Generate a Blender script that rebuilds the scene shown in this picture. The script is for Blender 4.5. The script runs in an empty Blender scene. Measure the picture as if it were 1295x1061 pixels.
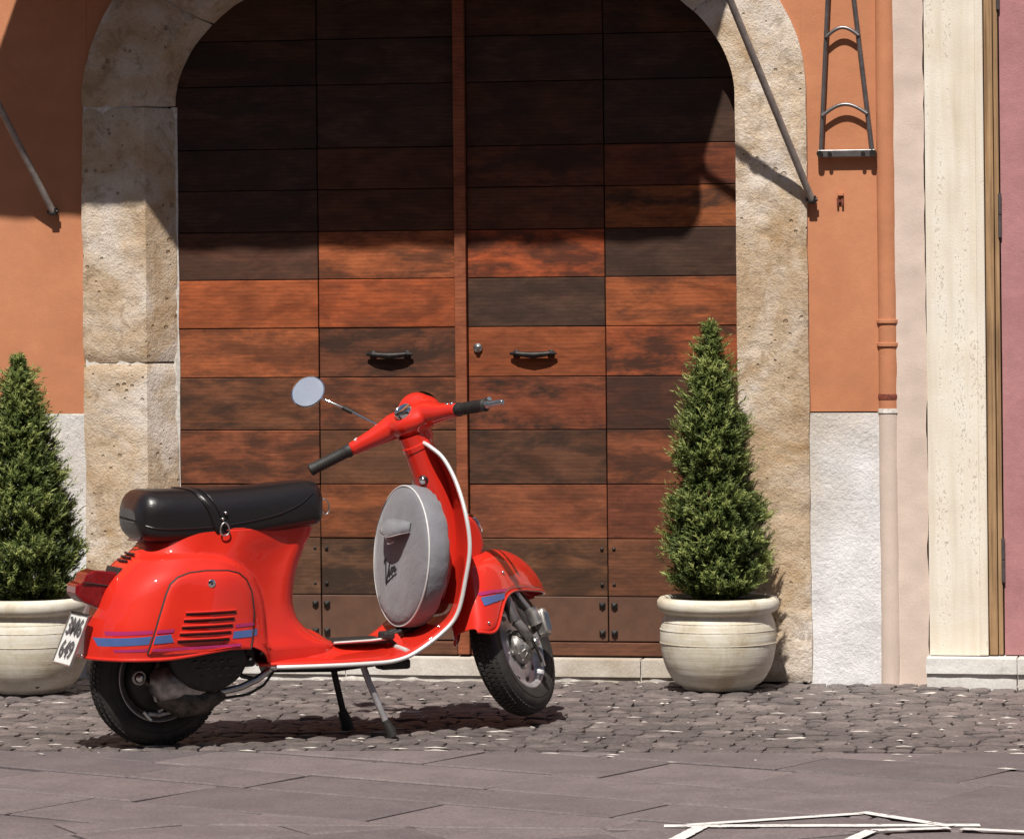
import bpy, bmesh, math, random
from mathutils import Vector, Matrix, noise
rnd = random.Random(7)
R = math.radians
scene = bpy.context.scene
COL = scene.collection

# ------------------------------------------------------------------ camera, sky, sun, exposure
TH = math.atan(.2)
cam_d = bpy.data.cameras.new('camera'); cam = bpy.data.objects.new('camera', cam_d); COL.objects.link(cam)
cam.matrix_world = Matrix.Translation((2.724, -13.619, 1.439)) @ Matrix.Rotation(TH, 4, 'Z') @ Matrix.Rotation(R(90), 4, 'X') @ Matrix.Rotation(-.01, 4, 'Z')
cam_d.sensor_width = 36; cam_d.sensor_fit = 'HORIZONTAL'; cam_d.lens = 5000/1295*36
cam_d.shift_y = -190.5/1295; cam_d.clip_start = .1; cam_d.clip_end = 2000
scene.camera = cam
SX, SZ = -.04, 1.6                       # per metre out of the wall: sun to the right, sun up
sun_dir = Vector((SX, -1, SZ)).normalized()
elev = math.asin(sun_dir.z)
w = bpy.data.worlds.new('World'); scene.world = w; w.use_nodes = True
nt = w.node_tree; bgn = nt.nodes['Background']
sky = nt.nodes.new('ShaderNodeTexSky'); sky.sky_type = 'NISHITA'; sky.sun_disc = False
sky.sun_elevation = elev; sky.sun_rotation = math.atan2(sun_dir.x, sun_dir.y)
nt.links.new(sky.outputs[0], bgn.inputs[0]); bgn.inputs[1].default_value = .05
sl = bpy.data.lights.new('sun', 'SUN'); sun = bpy.data.objects.new('sun', sl); COL.objects.link(sun)
sl.energy = 5.0; sl.angle = R(.8); sl.color = (1, .95, .87)
sun.rotation_euler = sun_dir.to_track_quat('Z', 'Y').to_euler()
vs = scene.view_settings
vs.view_transform = 'Standard'; vs.look = 'None'; vs.exposure = .35; vs.gamma = 1; vs.use_curve_mapping = False

# ------------------------------------------------------------------ materials
def new_mat(name):
    m = bpy.data.materials.new(name); m.use_nodes = True
    return m, m.node_tree.nodes, m.node_tree.links, m.node_tree.nodes['Principled BSDF']
def nd(n, t, **k):
    x = n.new(t)
    for a, b in k.items(): setattr(x, a, b)
    return x
def rgb(h):
    h = h.lstrip('#'); c = [int(h[i:i+2], 16)/255 for i in (0, 2, 4)]
    return tuple((v/12.92 if v <= .04045 else ((v+.055)/1.055)**2.4) for v in c)+(1,)
def C4(c): return tuple(c)+(1,) if len(c) == 3 else tuple(c)
def ramp(n, stops):
    r = n.new('ShaderNodeValToRGB'); e = r.color_ramp.elements
    while len(e) < len(stops): e.new(.5)
    for i, (p, c) in enumerate(stops): e[i].position = p; e[i].color = C4(c)
    return r
def mixc(n, l, fac, a, b, mode='MIX'):
    m = n.new('ShaderNodeMix'); m.data_type = 'RGBA'; m.blend_type = mode
    for s, v in ((m.inputs[0], fac), (m.inputs[6], a), (m.inputs[7], b)):
        if isinstance(v, bpy.types.NodeSocket): l.new(v, s)
        elif isinstance(v, (int, float)): s.default_value = v
        else: s.default_value = C4(v)
    return m.outputs[2]
def coords(n, l, scale=(1, 1, 1), kind='Object', rand=False):
    tc = n.new('ShaderNodeTexCoord'); mp = n.new('ShaderNodeMapping'); mp.inputs[3].default_value = scale
    l.new(tc.outputs[kind], mp.inputs[0])
    if rand:
        oi = n.new('ShaderNodeObjectInfo'); mu = nd(n, 'ShaderNodeMath', operation='MULTIPLY'); mu.inputs[1].default_value = 43.7
        l.new(oi.outputs['Random'], mu.inputs[0]); cx = n.new('ShaderNodeCombineXYZ')
        for i in range(3): l.new(mu.outputs[0], cx.inputs[i])
        l.new(cx.outputs[0], mp.inputs[1])
    return mp.outputs[0]
def ntex(n, l, vec, scale, detail=6, rough=.6, dist=0):
    t = n.new('ShaderNodeTexNoise'); l.new(vec, t.inputs['Vector'])
    t.inputs['Scale'].default_value = scale; t.inputs['Detail'].default_value = detail
    t.inputs['Roughness'].default_value = rough; t.inputs['Distortion'].default_value = dist
    return t.outputs['Fac']
def bump(n, l, b, hs, strength=.5, dist=.01):
    prev = None
    for h, s, d in hs:
        bm_ = n.new('ShaderNodeBump'); bm_.inputs['Strength'].default_value = s; bm_.inputs['Distance'].default_value = d
        l.new(h, bm_.inputs['Height'])
        if prev: l.new(prev, bm_.inputs['Normal'])
        prev = bm_.outputs[0]
    l.new(prev, b.inputs['Normal'])

def simple(name, col, rough=.5, metal=0, coat=0, var=.12, nscale=30, bumpd=0, spec=None):
    m, n, l, b = new_mat(name)
    v = coords(n, l, rand=True); t = ntex(n, l, v, nscale)
    dark = tuple(c*(1-var*1.6) for c in col[:3]); lite = tuple(min(1, c*(1+var)) for c in col[:3])
    rp = ramp(n, [(.3, dark), (.7, lite)]); l.new(t, rp.inputs[0]); l.new(rp.outputs[0], b.inputs['Base Color'])
    b.inputs['Roughness'].default_value = rough; b.inputs['Metallic'].default_value = metal
    b.inputs['Coat Weight'].default_value = coat; b.inputs['Coat Roughness'].default_value = .04
    if spec is not None: b.inputs['Specular IOR Level'].default_value = spec
    if bumpd: bump(n, l, b, [(t, .6, bumpd)])
    return m

def plaster(name, col, dark, stain, grain=.0015, sc=1.0):
    m, n, l, b = new_mat(name)
    v = coords(n, l, kind='Object')
    big = ntex(n, l, v, 1.7*sc, 8, .65, .4); mid = ntex(n, l, v, 11*sc, 6, .6); fine = ntex(n, l, v, 260, 4, .7)
    r1 = ramp(n, [(.33, dark), (.62, col)]); l.new(big, r1.inputs[0])
    r2 = ramp(n, [(.25, (.78, .78, .78)), (.7, (1.06, 1.04, 1.02))]); l.new(mid, r2.inputs[0])
    c = mixc(n, l, .55, r1.outputs[0], r2.outputs[0], 'MULTIPLY')
    r3 = ramp(n, [(.3, (.82, .82, .82)), (.7, (1.1, 1.1, 1.1))]); l.new(fine, r3.inputs[0])
    c = mixc(n, l, .5, c, r3.outputs[0], 'MULTIPLY')
    vs_ = coords(n, l, (9, 9, .5)); st = ntex(n, l, vs_, 1.0, 5, .6)
    rs = ramp(n, [(.6, (0, 0, 0)), (.78, (1, 1, 1))]); l.new(st, rs.inputs[0])
    mk = nd(n, 'ShaderNodeMath', operation='MULTIPLY'); mk.inputs[1].default_value = .5; l.new(rs.outputs[0], mk.inputs[0])
    c = mixc(n, l, mk.outputs[0], c, stain)
    l.new(c, b.inputs['Base Color']); b.inputs['Roughness'].default_value = .93; b.inputs['Specular IOR Level'].default_value = .2
    bump(n, l, b, [(mid, .35, .006), (fine, .7, grain)])
    return m

def stone(name, base, warm, pale, dirt, bscale=1.0, hole=.5, bumpd=.006, pits=True):
    m, n, l, b = new_mat(name)
    v = coords(n, l, kind='Object')
    big = ntex(n, l, v, 3.0*bscale, 9, .68, .8); mid = ntex(n, l, v, 15*bscale, 9, .72, .5); fine = ntex(n, l, v, 120, 5, .75)
    tone = ntex(n, l, v, 1.3*bscale, 4, .55, .3)
    r1 = ramp(n, [(.37, warm), (.49, base), (.61, pale)]); l.new(big, r1.inputs[0])
    rt = ramp(n, [(.36, (.78, .68, .57)), (.6, (1.06, 1.05, 1.06))]); l.new(tone, rt.inputs[0])
    c = mixc(n, l, .8, r1.outputs[0], rt.outputs[0], 'MULTIPLY')
    rd = ramp(n, [(.36, (1, 1, 1)), (.48, (0, 0, 0))]); l.new(mid, rd.inputs[0])
    md = nd(n, 'ShaderNodeMath', operation='MULTIPLY'); md.inputs[1].default_value = hole; l.new(rd.outputs[0], md.inputs[0])
    c = mixc(n, l, md.outputs[0], c, dirt)
    r3 = ramp(n, [(.25, (.72, .72, .72)), (.72, (1.12, 1.1, 1.08))]); l.new(fine, r3.inputs[0])
    c = mixc(n, l, .7, c, r3.outputs[0], 'MULTIPLY')
    fine2 = ntex(n, l, v, 55, 6, .7, .3)
    hs = [(mid, .28, bumpd*2), (fine2, .7, bumpd*.9), (fine, .8, bumpd*.45)]
    if pits:
        vo = n.new('ShaderNodeTexVoronoi'); vo.inputs['Scale'].default_value = 26; vo.inputs['Randomness'].default_value = 1; l.new(v, vo.inputs['Vector'])
        gate_ = ntex(n, l, v, 6, 3, .5); ad = nd(n, 'ShaderNodeMath', operation='ADD'); l.new(vo.outputs['Distance'], ad.inputs[0]); l.new(gate_, ad.inputs[1])
        rp_ = ramp(n, [(.52, (0, 0, 0)), (.60, (1, 1, 1))]); l.new(ad.outputs[0], rp_.inputs[0])
        iv = nd(n, 'ShaderNodeMath', operation='SUBTRACT'); iv.inputs[0].default_value = 1; l.new(rp_.outputs[0], iv.inputs[1])
        mq = nd(n, 'ShaderNodeMath', operation='MULTIPLY'); mq.inputs[1].default_value = .55; l.new(iv.outputs[0], mq.inputs[0])
        c = mixc(n, l, mq.outputs[0], c, dirt); hs.append((rp_.outputs[0], .8, .010))
    l.new(c, b.inputs['Base Color']); b.inputs['Roughness'].default_value = .9; b.inputs['Specular IOR Level'].default_value = .25
    bump(n, l, b, hs)
    return m

def wood(name):
    m, n, l, b = new_mat(name)
    oi = n.new('ShaderNodeObjectInfo')
    v = coords(n, l, (.9, 1, 8.5), rand=True)
    wv = n.new('ShaderNodeTexWave'); wv.wave_type = 'BANDS'; wv.bands_direction = 'Z'; wv.wave_profile = 'SAW'
    l.new(v, wv.inputs['Vector']); wv.inputs['Scale'].default_value = 2.6; wv.inputs['Distortion'].default_value = 5
    wv.inputs['Detail'].default_value = 3; wv.inputs['Detail Scale'].default_value = .5; wv.inputs['Detail Roughness'].default_value = .55
    v2 = coords(n, l, (3.4, 2, 22), rand=True); fib = ntex(n, l, v2, 6, 7, .72)
    v3 = coords(n, l, (2.4, 2, 7.5), rand=True); blot = ntex(n, l, v3, 1.7, 7, .68, .3)
    v4 = coords(n, l, (5, 2, 11), rand=True); blot2 = ntex(n, l, v4, 1.5, 5, .6, .5)
    br = ramp(n, [(.42, (0, 0, 0)), (.58, (1, 1, 1))]); l.new(blot, br.inputs[0])
    am = nd(n, 'ShaderNodeMath', operation='MULTIPLY'); l.new(br.outputs[0], am.inputs[0]); l.new(oi.outputs['Alpha'], am.inputs[1])
    gr = ramp(n, [(.0, (.66, .58, .53)), (.45, (1, 1, 1)), (.92, (1.1, 1.06, 1.03)), (1, (1.45, 1.36, 1.26))]); l.new(wv.outputs['Fac'], gr.inputs[0])
    c = mixc(n, l, .55, oi.outputs['Color'], gr.outputs[0], 'MULTIPLY')
    fr = ramp(n, [(.28, (.62, .58, .55)), (.62, (1.14, 1.12, 1.09))]); l.new(fib, fr.inputs[0])
    c = mixc(n, l, .7, c, fr.outputs[0], 'MULTIPLY')
    b2 = ramp(n, [(.3, (.62, .58, .56)), (.6, (1.12, 1.1, 1.08))]); l.new(blot2, b2.inputs[0])
    c = mixc(n, l, 1, c, b2.outputs[0], 'MULTIPLY')
    c = mixc(n, l, am.outputs[0], c, (.026, .017, .013))
    l.new(c, b.inputs['Base Color']); b.inputs['Roughness'].default_value = .75; b.inputs['Specular IOR Level'].default_value = .2
    bump(n, l, b, [(wv.outputs['Fac'], .12, .002), (fib, .35, .0012)])
    return m

M = {}
M['orange'] = plaster('orange_plaster', (.545, .235, .125), (.47, .192, .098), (.40, .175, .10))
M['white_plaster'] = stone('white_rough_render', (.68, .68, .695), (.63, .63, .635), (.75, .75, .76), (.54, .54, .53), 1.0, .3, .007, False)
M['beige_plaster'] = plaster('beige_plaster', (.64, .525, .46), (.60, .49, .425), (.52, .42, .36))
M['mauve'] = plaster('mauve_plaster', (.44, .215, .22), (.39, .185, .19), (.30, .14, .145), .002, 2)
M['stone'] = stone('cream_stone', (.62, .505, .38), (.50, .355, .215), (.72, .645, .57), (.27, .18, .105), 1.0, .55, .011)
M['mortar'] = simple('white_mortar', (.62, .58, .53), .95, var=.2, nscale=60, bumpd=.004)
M['marble'] = stone('pale_threshold_stone', (.58, .56, .53), (.5, .47, .42), (.66, .65, .63), (.4, .37, .33), .8, .4, .003, False)
M['wood'] = wood('stained_wood')
m, n, l, b = new_mat('frame_wood')
v = coords(n, l, (90, 40, 2.2)); t = ntex(n, l, v, 1, 6, .65, .4); v_2 = coords(n, l, (6, 6, 3)); t2 = ntex(n, l, v_2, 1, 4, .6)
rp = ramp(n, [(.3, (.15, .08, .035)), (.5, (.33, .20, .10)), (.7, (.44, .29, .16))]); l.new(t, rp.inputs[0])
r2 = ramp(n, [(.3, (.6, .58, .55)), (.65, (1.1, 1.08, 1.05))]); l.new(t2, r2.inputs[0])
c = mixc(n, l, .9, rp.outputs[0], r2.outputs[0], 'MULTIPLY'); l.new(c, b.inputs['Base Color']); b.inputs['Roughness'].default_value = .7
bump(n, l, b, [(t, .5, .003)])
M['wood_strip'] = m
M['dark'] = simple('dark_void', (.012, .009, .007), .9)
M['iron'] = simple('dark_iron', (.03, .026, .025), .5, .6, var=.4)
M['grey_metal'] = simple('grey_galvanised_metal', (.23, .21, .21), .42, .85, var=.2)
M['bronze_metal'] = simple('brown_grey_metal', (.30, .26, .24), .45, .35, var=.2)
M['steel'] = simple('brushed_steel', (.55, .54, .52), .3, 1, var=.12)
M['chrome'] = simple('chrome', (.78, .78, .78), .12, 1, var=.05)
M['alu'] = simple('aluminium_trim', (.72, .71, .70), .35, .35, var=.06)
M['rust'] = simple('rusty_iron', (.20, .05, .028), .8, .1, var=.5, nscale=80)
M['canvas'] = simple('awning_canvas', (.30, .24, .17), .9, var=.1)
M['pot'] = None

# travertine with vertical pitted veins
m, n, l, b = new_mat('travertine')
v = coords(n, l, (1, 1, 1)); vv = coords(n, l, (26, 10, 1.6)); pit = coords(n, l, (110, 50, 38))
big = ntex(n, l, v, 3, 6, .6, .5); vein = ntex(n, l, vv, 1, 6, .6, .3); pits = ntex(n, l, pit, 1.5, 3, .6); fine = ntex(n, l, v, 160, 4, .7)
r1 = ramp(n, [(.3, (.66, .575, .46)), (.6, (.71, .66, .58))]); l.new(big, r1.inputs[0])
r2 = ramp(n, [(.3, (.86, .82, .76)), (.6, (1.05, 1.05, 1.05))]); l.new(vein, r2.inputs[0])
c = mixc(n, l, .8, r1.outputs[0], r2.outputs[0], 'MULTIPLY')
mk = nd(n, 'ShaderNodeMath', operation='MULTIPLY'); l.new(pits, mk.inputs[0])
rv = ramp(n, [(.45, (.55, .55, .55)), (.6, (1, 1, 1))]); l.new(vein, rv.inputs[0]); l.new(rv.outputs[0], mk.inputs[1])
rp = ramp(n, [(.54, (0, 0, 0)), (.66, (1, 1, 1))]); l.new(mk.outputs[0], rp.inputs[0])
pk = nd(n, 'ShaderNodeMath', operation='MULTIPLY'); pk.inputs[1].default_value = .75; l.new(rp.outputs[0], pk.inputs[0])
c = mixc(n, l, pk.outputs[0], c, (.55, .47, .37)); l.new(c, b.inputs['Base Color']); b.inputs['Roughness'].default_value = .85
inv = nd(n, 'ShaderNodeMath', operation='SUBTRACT'); inv.inputs[0].default_value = 1; l.new(rp.outputs[0], inv.inputs[1])
bump(n, l, b, [(inv.outputs[0], .45, .004), (vein, .3, .003), (fine, .5, .002)])
M['travertine'] = m

# pot: cream weathered ceramic with throwing rings and algae
m, n, l, b = new_mat('weathered_cream_pot')
v = coords(n, l, (1, 1, 1), rand=True); vr = coords(n, l, (1.2, 1.2, 26), rand=True); vstk = coords(n, l, (14, 14, 2.2), rand=True)
big = ntex(n, l, v, 7, 7, .65, .5); ring = ntex(n, l, vr, 2.2, 5, .6); stk = ntex(n, l, vstk, 1, 5, .6); fine = ntex(n, l, v, 190, 4, .7)
r1 = ramp(n, [(.32, (.44, .37, .26)), (.47, (.58, .53, .43)), (.62, (.66, .63, .56))]); l.new(big, r1.inputs[0])
r2 = ramp(n, [(.33, (.72, .66, .56)), (.5, (1, 1, 1)), (.7, (1.04, 1.03, 1.0))]); l.new(ring, r2.inputs[0])
c = mixc(n, l, .5, r1.outputs[0], r2.outputs[0], 'MULTIPLY')
rs = ramp(n, [(.55, (0, 0, 0)), (.75, (1, 1, 1))]); l.new(stk, rs.inputs[0])
mk = nd(n, 'ShaderNodeMath', operation='MULTIPLY'); mk.inputs[1].default_value = .6; l.new(rs.outputs[0], mk.inputs[0])
c = mixc(n, l, mk.outputs[0], c, (.34, .27, .16))
r3 = ramp(n, [(.3, (.85, .85, .85)), (.7, (1.08, 1.08, 1.08))]); l.new(fine, r3.inputs[0])
c = mixc(n, l, .6, c, r3.outputs[0], 'MULTIPLY'); l.new(c, b.inputs['Base Color']); b.inputs['Roughness'].default_value = .7
bump(n, l, b, [(ring, .4, .004), (fine, .4, .001)])
M['pot'] = m
M['soil'] = simple('potting_soil', (.035, .024, .016), .95, var=.5, nscale=80, bumpd=.01)
M['bark'] = simple('bark', (.09, .06, .04), .95, var=.4, nscale=50, bumpd=.004)

# needles: each face carries its own tint (old growth to new tips)
m, n, l, b = new_mat('spruce_needles')
at = nd(n, 'ShaderNodeAttribute', attribute_name='tint')
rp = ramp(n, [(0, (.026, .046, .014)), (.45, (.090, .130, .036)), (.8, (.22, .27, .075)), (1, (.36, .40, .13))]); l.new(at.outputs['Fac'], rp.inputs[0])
l.new(rp.outputs[0], b.inputs['Base Color']); b.inputs['Roughness'].default_value = .55; b.inputs['Specular IOR Level'].default_value = .35
tr = n.new('ShaderNodeBsdfTranslucent'); l.new(rp.outputs[0], tr.inputs[0])
ms = n.new('ShaderNodeMixShader'); ms.inputs[0].default_value = .22; l.new(b.outputs[0], ms.inputs[1]); l.new(tr.outputs[0], ms.inputs[2])
l.new(ms.outputs[0], n['Material Output'].inputs[0])
M['needles'] = m

def ground_stone(name, ca, cb, pale, rough, bumpd):
    m, n, l, b = new_mat(name)
    v = coords(n, l, rand=True); g = coords(n, l)
    big = ntex(n, l, v, 6, 6, .6, .3); fine = ntex(n, l, v, 90, 5, .75)
    oi = n.new('ShaderNodeObjectInfo'); ge = n.new('ShaderNodeNewGeometry'); sm_ = nd(n, 'ShaderNodeMath', operation='ADD'); fr_ = nd(n, 'ShaderNodeMath', operation='FRACT')
    l.new(oi.outputs['Random'], sm_.inputs[0]); l.new(ge.outputs['Random Per Island'], sm_.inputs[1]); l.new(sm_.outputs[0], fr_.inputs[0])
    r1 = ramp(n, [(.3, ca), (.65, cb)]); l.new(big, r1.inputs[0])
    r3 = ramp(n, [(.28, (.50, .48, .48)), (.7, (1.34, 1.31, 1.29))]); l.new(fine, r3.inputs[0])
    c = mixc(n, l, .8, r1.outputs[0], r3.outputs[0], 'MULTIPLY')
    rr = ramp(n, [(0, (.75, .75, .76)), (.8, (1.1, 1.08, 1.06)), (1, pale)]); l.new(fr_.outputs[0], rr.inputs[0])
    c = mixc(n, l, .85, c, rr.outputs[0], 'MULTIPLY')
    l.new(c, b.inputs['Base Color']); b.inputs['Roughness'].default_value = rough
    bump(n, l, b, [(big, .5, bumpd*3), (fine, .8, bumpd)])
    return m
M['flag'] = ground_stone('basalt_flagstone', (.118, .099, .103), (.160, .134, .137), (1.12, 1.1, 1.08), .75, .0022)
M['cobble'] = ground_stone('basalt_cobble', (.100, .086, .086), (.160, .138, .134), (1.5, 1.45, 1.42), .5, .003)
M['joint'] = simple('sandy_joint', (.088, .070, .060), .95, var=.35, nscale=70, bumpd=.006)
M['joint_dark'] = simple('dark_joint', (.05, .04, .036), .95, var=.35, nscale=70, bumpd=.004)
M['lit_flecks'] = simple('pale_lit_fleck', (.50, .46, .42), .9, var=.25)

M['ochre'] = plaster('ochre_plaster', (.42, .24, .12), (.36, .20, .10), (.28, .16, .09))
M['pane'] = simple('window_pane', (.02, .022, .025), .08, 0, 0, var=.1)
M['shutter'] = simple('green_brown_shutter', (.06, .05, .03), .6, var=.2)
M['kick'] = simple('brown_kick_plate', (.108, .050, .030), .6, var=.14, nscale=18, bumpd=.001)
# scooter materials
m, n, l, b = new_mat('red_enamel')
v = coords(n, l); t = ntex(n, l, v, 5, 5, .6); d = ntex(n, l, v, 140, 3, .6)
rp = ramp(n, [(.3, (.53, .018, .0085)), (.7, (.60, .023, .0105))]); l.new(t, rp.inputs[0]); l.new(rp.outputs[0], b.inputs['Base Color'])
rr = ramp(n, [(.3, (.5, .5, .5)), (.7, (.62, .62, .62))]); l.new(t, rr.inputs[0]); l.new(rr.outputs[0], b.inputs['Roughness'])
b.inputs['Coat Weight'].default_value = .9; b.inputs['Coat Roughness'].default_value = .025; b.inputs['Specular IOR Level'].default_value = .15
bump(n, l, b, [(t, .05, .003)])
M['red'] = m
m, n, l, b = new_mat('black_leatherette')
v = coords(n, l); t = ntex(n, l, v, 9, 5, .6, .5)
vo = n.new('ShaderNodeTexVoronoi'); l.new(v, vo.inputs['Vector']); vo.inputs['Scale'].default_value = 330
b.inputs['Base Color'].default_value = (.012, .010, .011, 1); b.inputs['Roughness'].default_value = .32; b.inputs['Specular IOR Level'].default_value = .42
bump(n, l, b, [(t, .35, .008), (vo.outputs['Distance'], .25, .0008)])
M['leather'] = m
M['rubber'] = simple('black_rubber', (.016, .014, .013), .62, var=.35, nscale=60, bumpd=.001)
M['tyre'] = simple('tyre_rubber', (.022, .019, .017), .7, var=.4, nscale=25, bumpd=.001)
M['black_paint'] = simple('black_engine_paint', (.013, .012, .012), .5, .1, var=.5, nscale=40, bumpd=.002)
M['cast'] = simple('cast_aluminium', (.36, .34, .32), .42, .8, var=.35, nscale=40, bumpd=.0015)
M['dirty'] = simple('oily_cast_metal', (.10, .085, .07), .5, .6, var=.5, nscale=30, bumpd=.002)
M['rim'] = simple('silver_painted_rim', (.42, .40, .41), .38, .6, var=.2)
M['blue_dec'] = simple('blue_decal', (.058, .105, .27), .35, var=.06)
M['mag_dec'] = simple('magenta_decal', (.34, .022, .115), .35, var=.06)
M['lens'] = simple('red_lens', (.17, .004, .006), .12, 0, .5, var=.2, nscale=90)
M['plate'] = simple('white_plate', (.72, .72, .70), .4, var=.05)
M['plate_ink'] = simple('worn_plate_ink', (.07, .07, .075), .5)
M['ink'] = simple('black_ink', (.012, .012, .014), .5)
m, n, l, b = new_mat('grey_cover_fabric')
v = coords(n, l); t = ntex(n, l, v, 12, 5, .6, .4); d = ntex(n, l, v, 420, 2, .6)
rp = ramp(n, [(.3, (.138, .136, .152)), (.7, (.182, .180, .200))]); l.new(t, rp.inputs[0]); l.new(rp.outputs[0], b.inputs['Base Color'])
b.inputs['Roughness'].default_value = .78; b.inputs['Sheen Weight'].default_value = .2
bump(n, l, b, [(t, .5, .012), (d, .5, .001)])
M['cover'] = m
M['piping'] = simple('pale_piping', (.54, .53, .53), .6, var=.08)
m, n, l, b = new_mat('mirror_glass'); b.inputs['Base Color'].default_value = (.80, .83, .90, 1); b.inputs['Metallic'].default_value = .80; b.inputs['Roughness'].default_value = .12
v = coords(n, l); t = ntex(n, l, v, 25, 5, .6); rr = ramp(n, [(.35, (.04, .04, .04)), (.7, (.16, .16, .16))]); l.new(t, rr.inputs[0]); l.new(rr.outputs[0], b.inputs['Roughness'])
M['mirror'] = m
m, n, l, b = new_mat('headlamp_glass'); b.inputs['Base Color'].default_value = (.9, .9, .9, 1); b.inputs['Transmission Weight'].default_value = .6; b.inputs['Roughness'].default_value = .1
M['glass'] = m
# worn road paint
m, n, l, b = new_mat('worn_white_road_paint')
v = coords(n, l); t = ntex(n, l, v, 30, 8, .75); t2 = ntex(n, l, v, 6, 4, .6)
rp = ramp(n, [(.36, (.14, .118, .12)), (.46, (.62, .60, .58))]); l.new(t, rp.inputs[0]); l.new(rp.outputs[0], b.inputs['Base Color']); b.inputs['Roughness'].default_value = .8
M['paint'] = m

# ------------------------------------------------------------------ mesh helpers
class MB:
    def __init__(s): s.v = []; s.f = []
    def add(s, vs, fs):
        o = len(s.v); s.v += [tuple(p) for p in vs]; s.f += [tuple(i+o for i in f) for f in fs]; return s
    def box(s, x0, x1, y0, y1, z0, z1):
        return s.add([(x0,y0,z0),(x1,y0,z0),(x1,y1,z0),(x0,y1,z0),(x0,y0,z1),(x1,y0,z1),(x1,y1,z1),(x0,y1,z1)],
                     [(0,3,2,1),(4,5,6,7),(0,1,5,4),(1,2,6,5),(2,3,7,6),(3,0,4,7)])
    def tube(s, pts, r, n=10, cap=True, closed=False, flat=1.0, upv=None):
        pts = [Vector(p) for p in pts]; N = len(pts); rs = r if isinstance(r, (list, tuple)) else [r]*N
        vs = []; up = None
        for i, p in enumerate(pts):
            a = pts[(i-1) % N] if (closed or i > 0) else p; c = pts[(i+1) % N] if (closed or i < N-1) else p
            t = (c-a).normalized()
            if up is None:
                up = Vector(upv) if upv else (Vector((0,0,1)) if abs(t.z) < .9 else Vector((1,0,0)))
            up = (up-t*up.dot(t)).normalized(); sd = t.cross(up)
            for k in range(n):
                an = 2*math.pi*k/n; vs.append(p+sd*math.cos(an)*rs[i]+up*math.sin(an)*rs[i]*flat)
        fs = []
        for i in range(N if closed else N-1):
            j = (i+1) % N
            for k in range(n): fs.append((i*n+k, i*n+(k+1) % n, j*n+(k+1) % n, j*n+k))
        if cap and not closed: fs += [tuple(range(n-1, -1, -1)), tuple(range((N-1)*n, N*n))]
        return s.add(vs, fs)
    def lathe(s, prof, n=32, mat=None, cap0=True, cap1=True):   # prof: (radius, z) about local z
        mat = mat or Matrix(); vs = []
        for r, z in prof:
            for k in range(n):
                a = 2*math.pi*k/n; vs.append(mat @ Vector((r*math.cos(a), r*math.sin(a), z)))
        fs = []
        for i in range(len(prof)-1):
            for k in range(n): fs.append((i*n+k, i*n+(k+1) % n, (i+1)*n+(k+1) % n, (i+1)*n+k))
        if cap0: fs.append(tuple(range(n-1, -1, -1)))
        if cap1: fs.append(tuple(range((len(prof)-1)*n, len(prof)*n)))
        return s.add(vs, fs)
    def grid(s, rows, closed_u=False):
        nr = len(rows); nc = len(rows[0]); vs = [p for r in rows for p in r]; fs = []
        for i in range(nr-1):
            for j in range(nc if closed_u else nc-1):
                k = (j+1) % nc; fs.append((i*nc+j, i*nc+k, (i+1)*nc+k, (i+1)*nc+j))
        return s.add(vs, fs)
    def prism(s, poly, d0, d1, fn):             # poly of (a,b); fn(a,b,d) -> point
        n = len(poly); vs = [fn(a, b_, d0) for a, b_ in poly]+[fn(a, b_, d1) for a, b_ in poly]
        fs = [tuple(range(n)), tuple(range(2*n-1, n-1, -1))]+[(i, i+n, (i+1) % n+n, (i+1) % n) for i in range(n)]
        return s.add(vs, fs)
    def ball(s, c, r, n=16, m=10, rot=None):
        r = r if isinstance(r, (list, tuple)) else (r, r, r); rot = rot or Matrix.Identity(3); rows = []
        for i in range(m+1):
            a = math.pi*(i/m)*.998+.003; rows.append([Vector(c)+rot @ Vector((r[0]*math.sin(a)*math.cos(2*math.pi*k/n), r[1]*math.sin(a)*math.sin(2*math.pi*k/n), r[2]*math.cos(a))) for k in range(n)])
        return s.grid(rows, True)
    def xf(s, mat): s.v = [tuple(mat @ Vector(p)) for p in s.v]; return s
    def mesh(s, name, mat=None, smooth=False):
        me = bpy.data.meshes.new(name); me.from_pydata(s.v, [], s.f); me.update()
        bm = bmesh.new(); bm.from_mesh(me); bmesh.ops.recalc_face_normals(bm, faces=bm.faces); bm.to_mesh(me); bm.free()
        if smooth: me.polygons.foreach_set('use_smooth', [True]*len(me.polygons))
        if mat: me.materials.append(M[mat])
        return me
    def build(s, name, mat, parent=None, smooth=False, bevel=0, seg=2, sub=0, solid=0, auto=None):
        o = bpy.data.objects.new(name, s.mesh(name, mat, smooth)); COL.objects.link(o)
        if parent: o.parent = parent
        if solid:
            q = o.modifiers.new('solid', 'SOLIDIFY'); q.thickness = solid; q.offset = -1
        if bevel:
            q = o.modifiers.new('bevel', 'BEVEL'); q.width = bevel; q.segments = seg; q.limit_method = 'ANGLE'; q.angle_limit = R(40); q.harden_normals = False
        if sub:
            q = o.modifiers.new('sub', 'SUBSURF'); q.levels = sub; q.render_levels = sub
        if smooth: auto = auto or 50
        if auto: set_auto(o, auto)
        return o
def set_auto(o, deg):
    bm = bmesh.new(); bm.from_mesh(o.data)
    for f in bm.faces: f.smooth = True
    for e in bm.edges: e.smooth = not (len(e.link_faces) == 2 and e.calc_face_angle(0) > R(deg))
    bm.to_mesh(o.data); bm.free()
def tag(o, label=None, cat=None, group=None, kind=None):
    if label: o['label'] = label
    if cat: o['category'] = cat
    if group: o['group'] = group
    if kind: o['kind'] = kind
    return o
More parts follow.
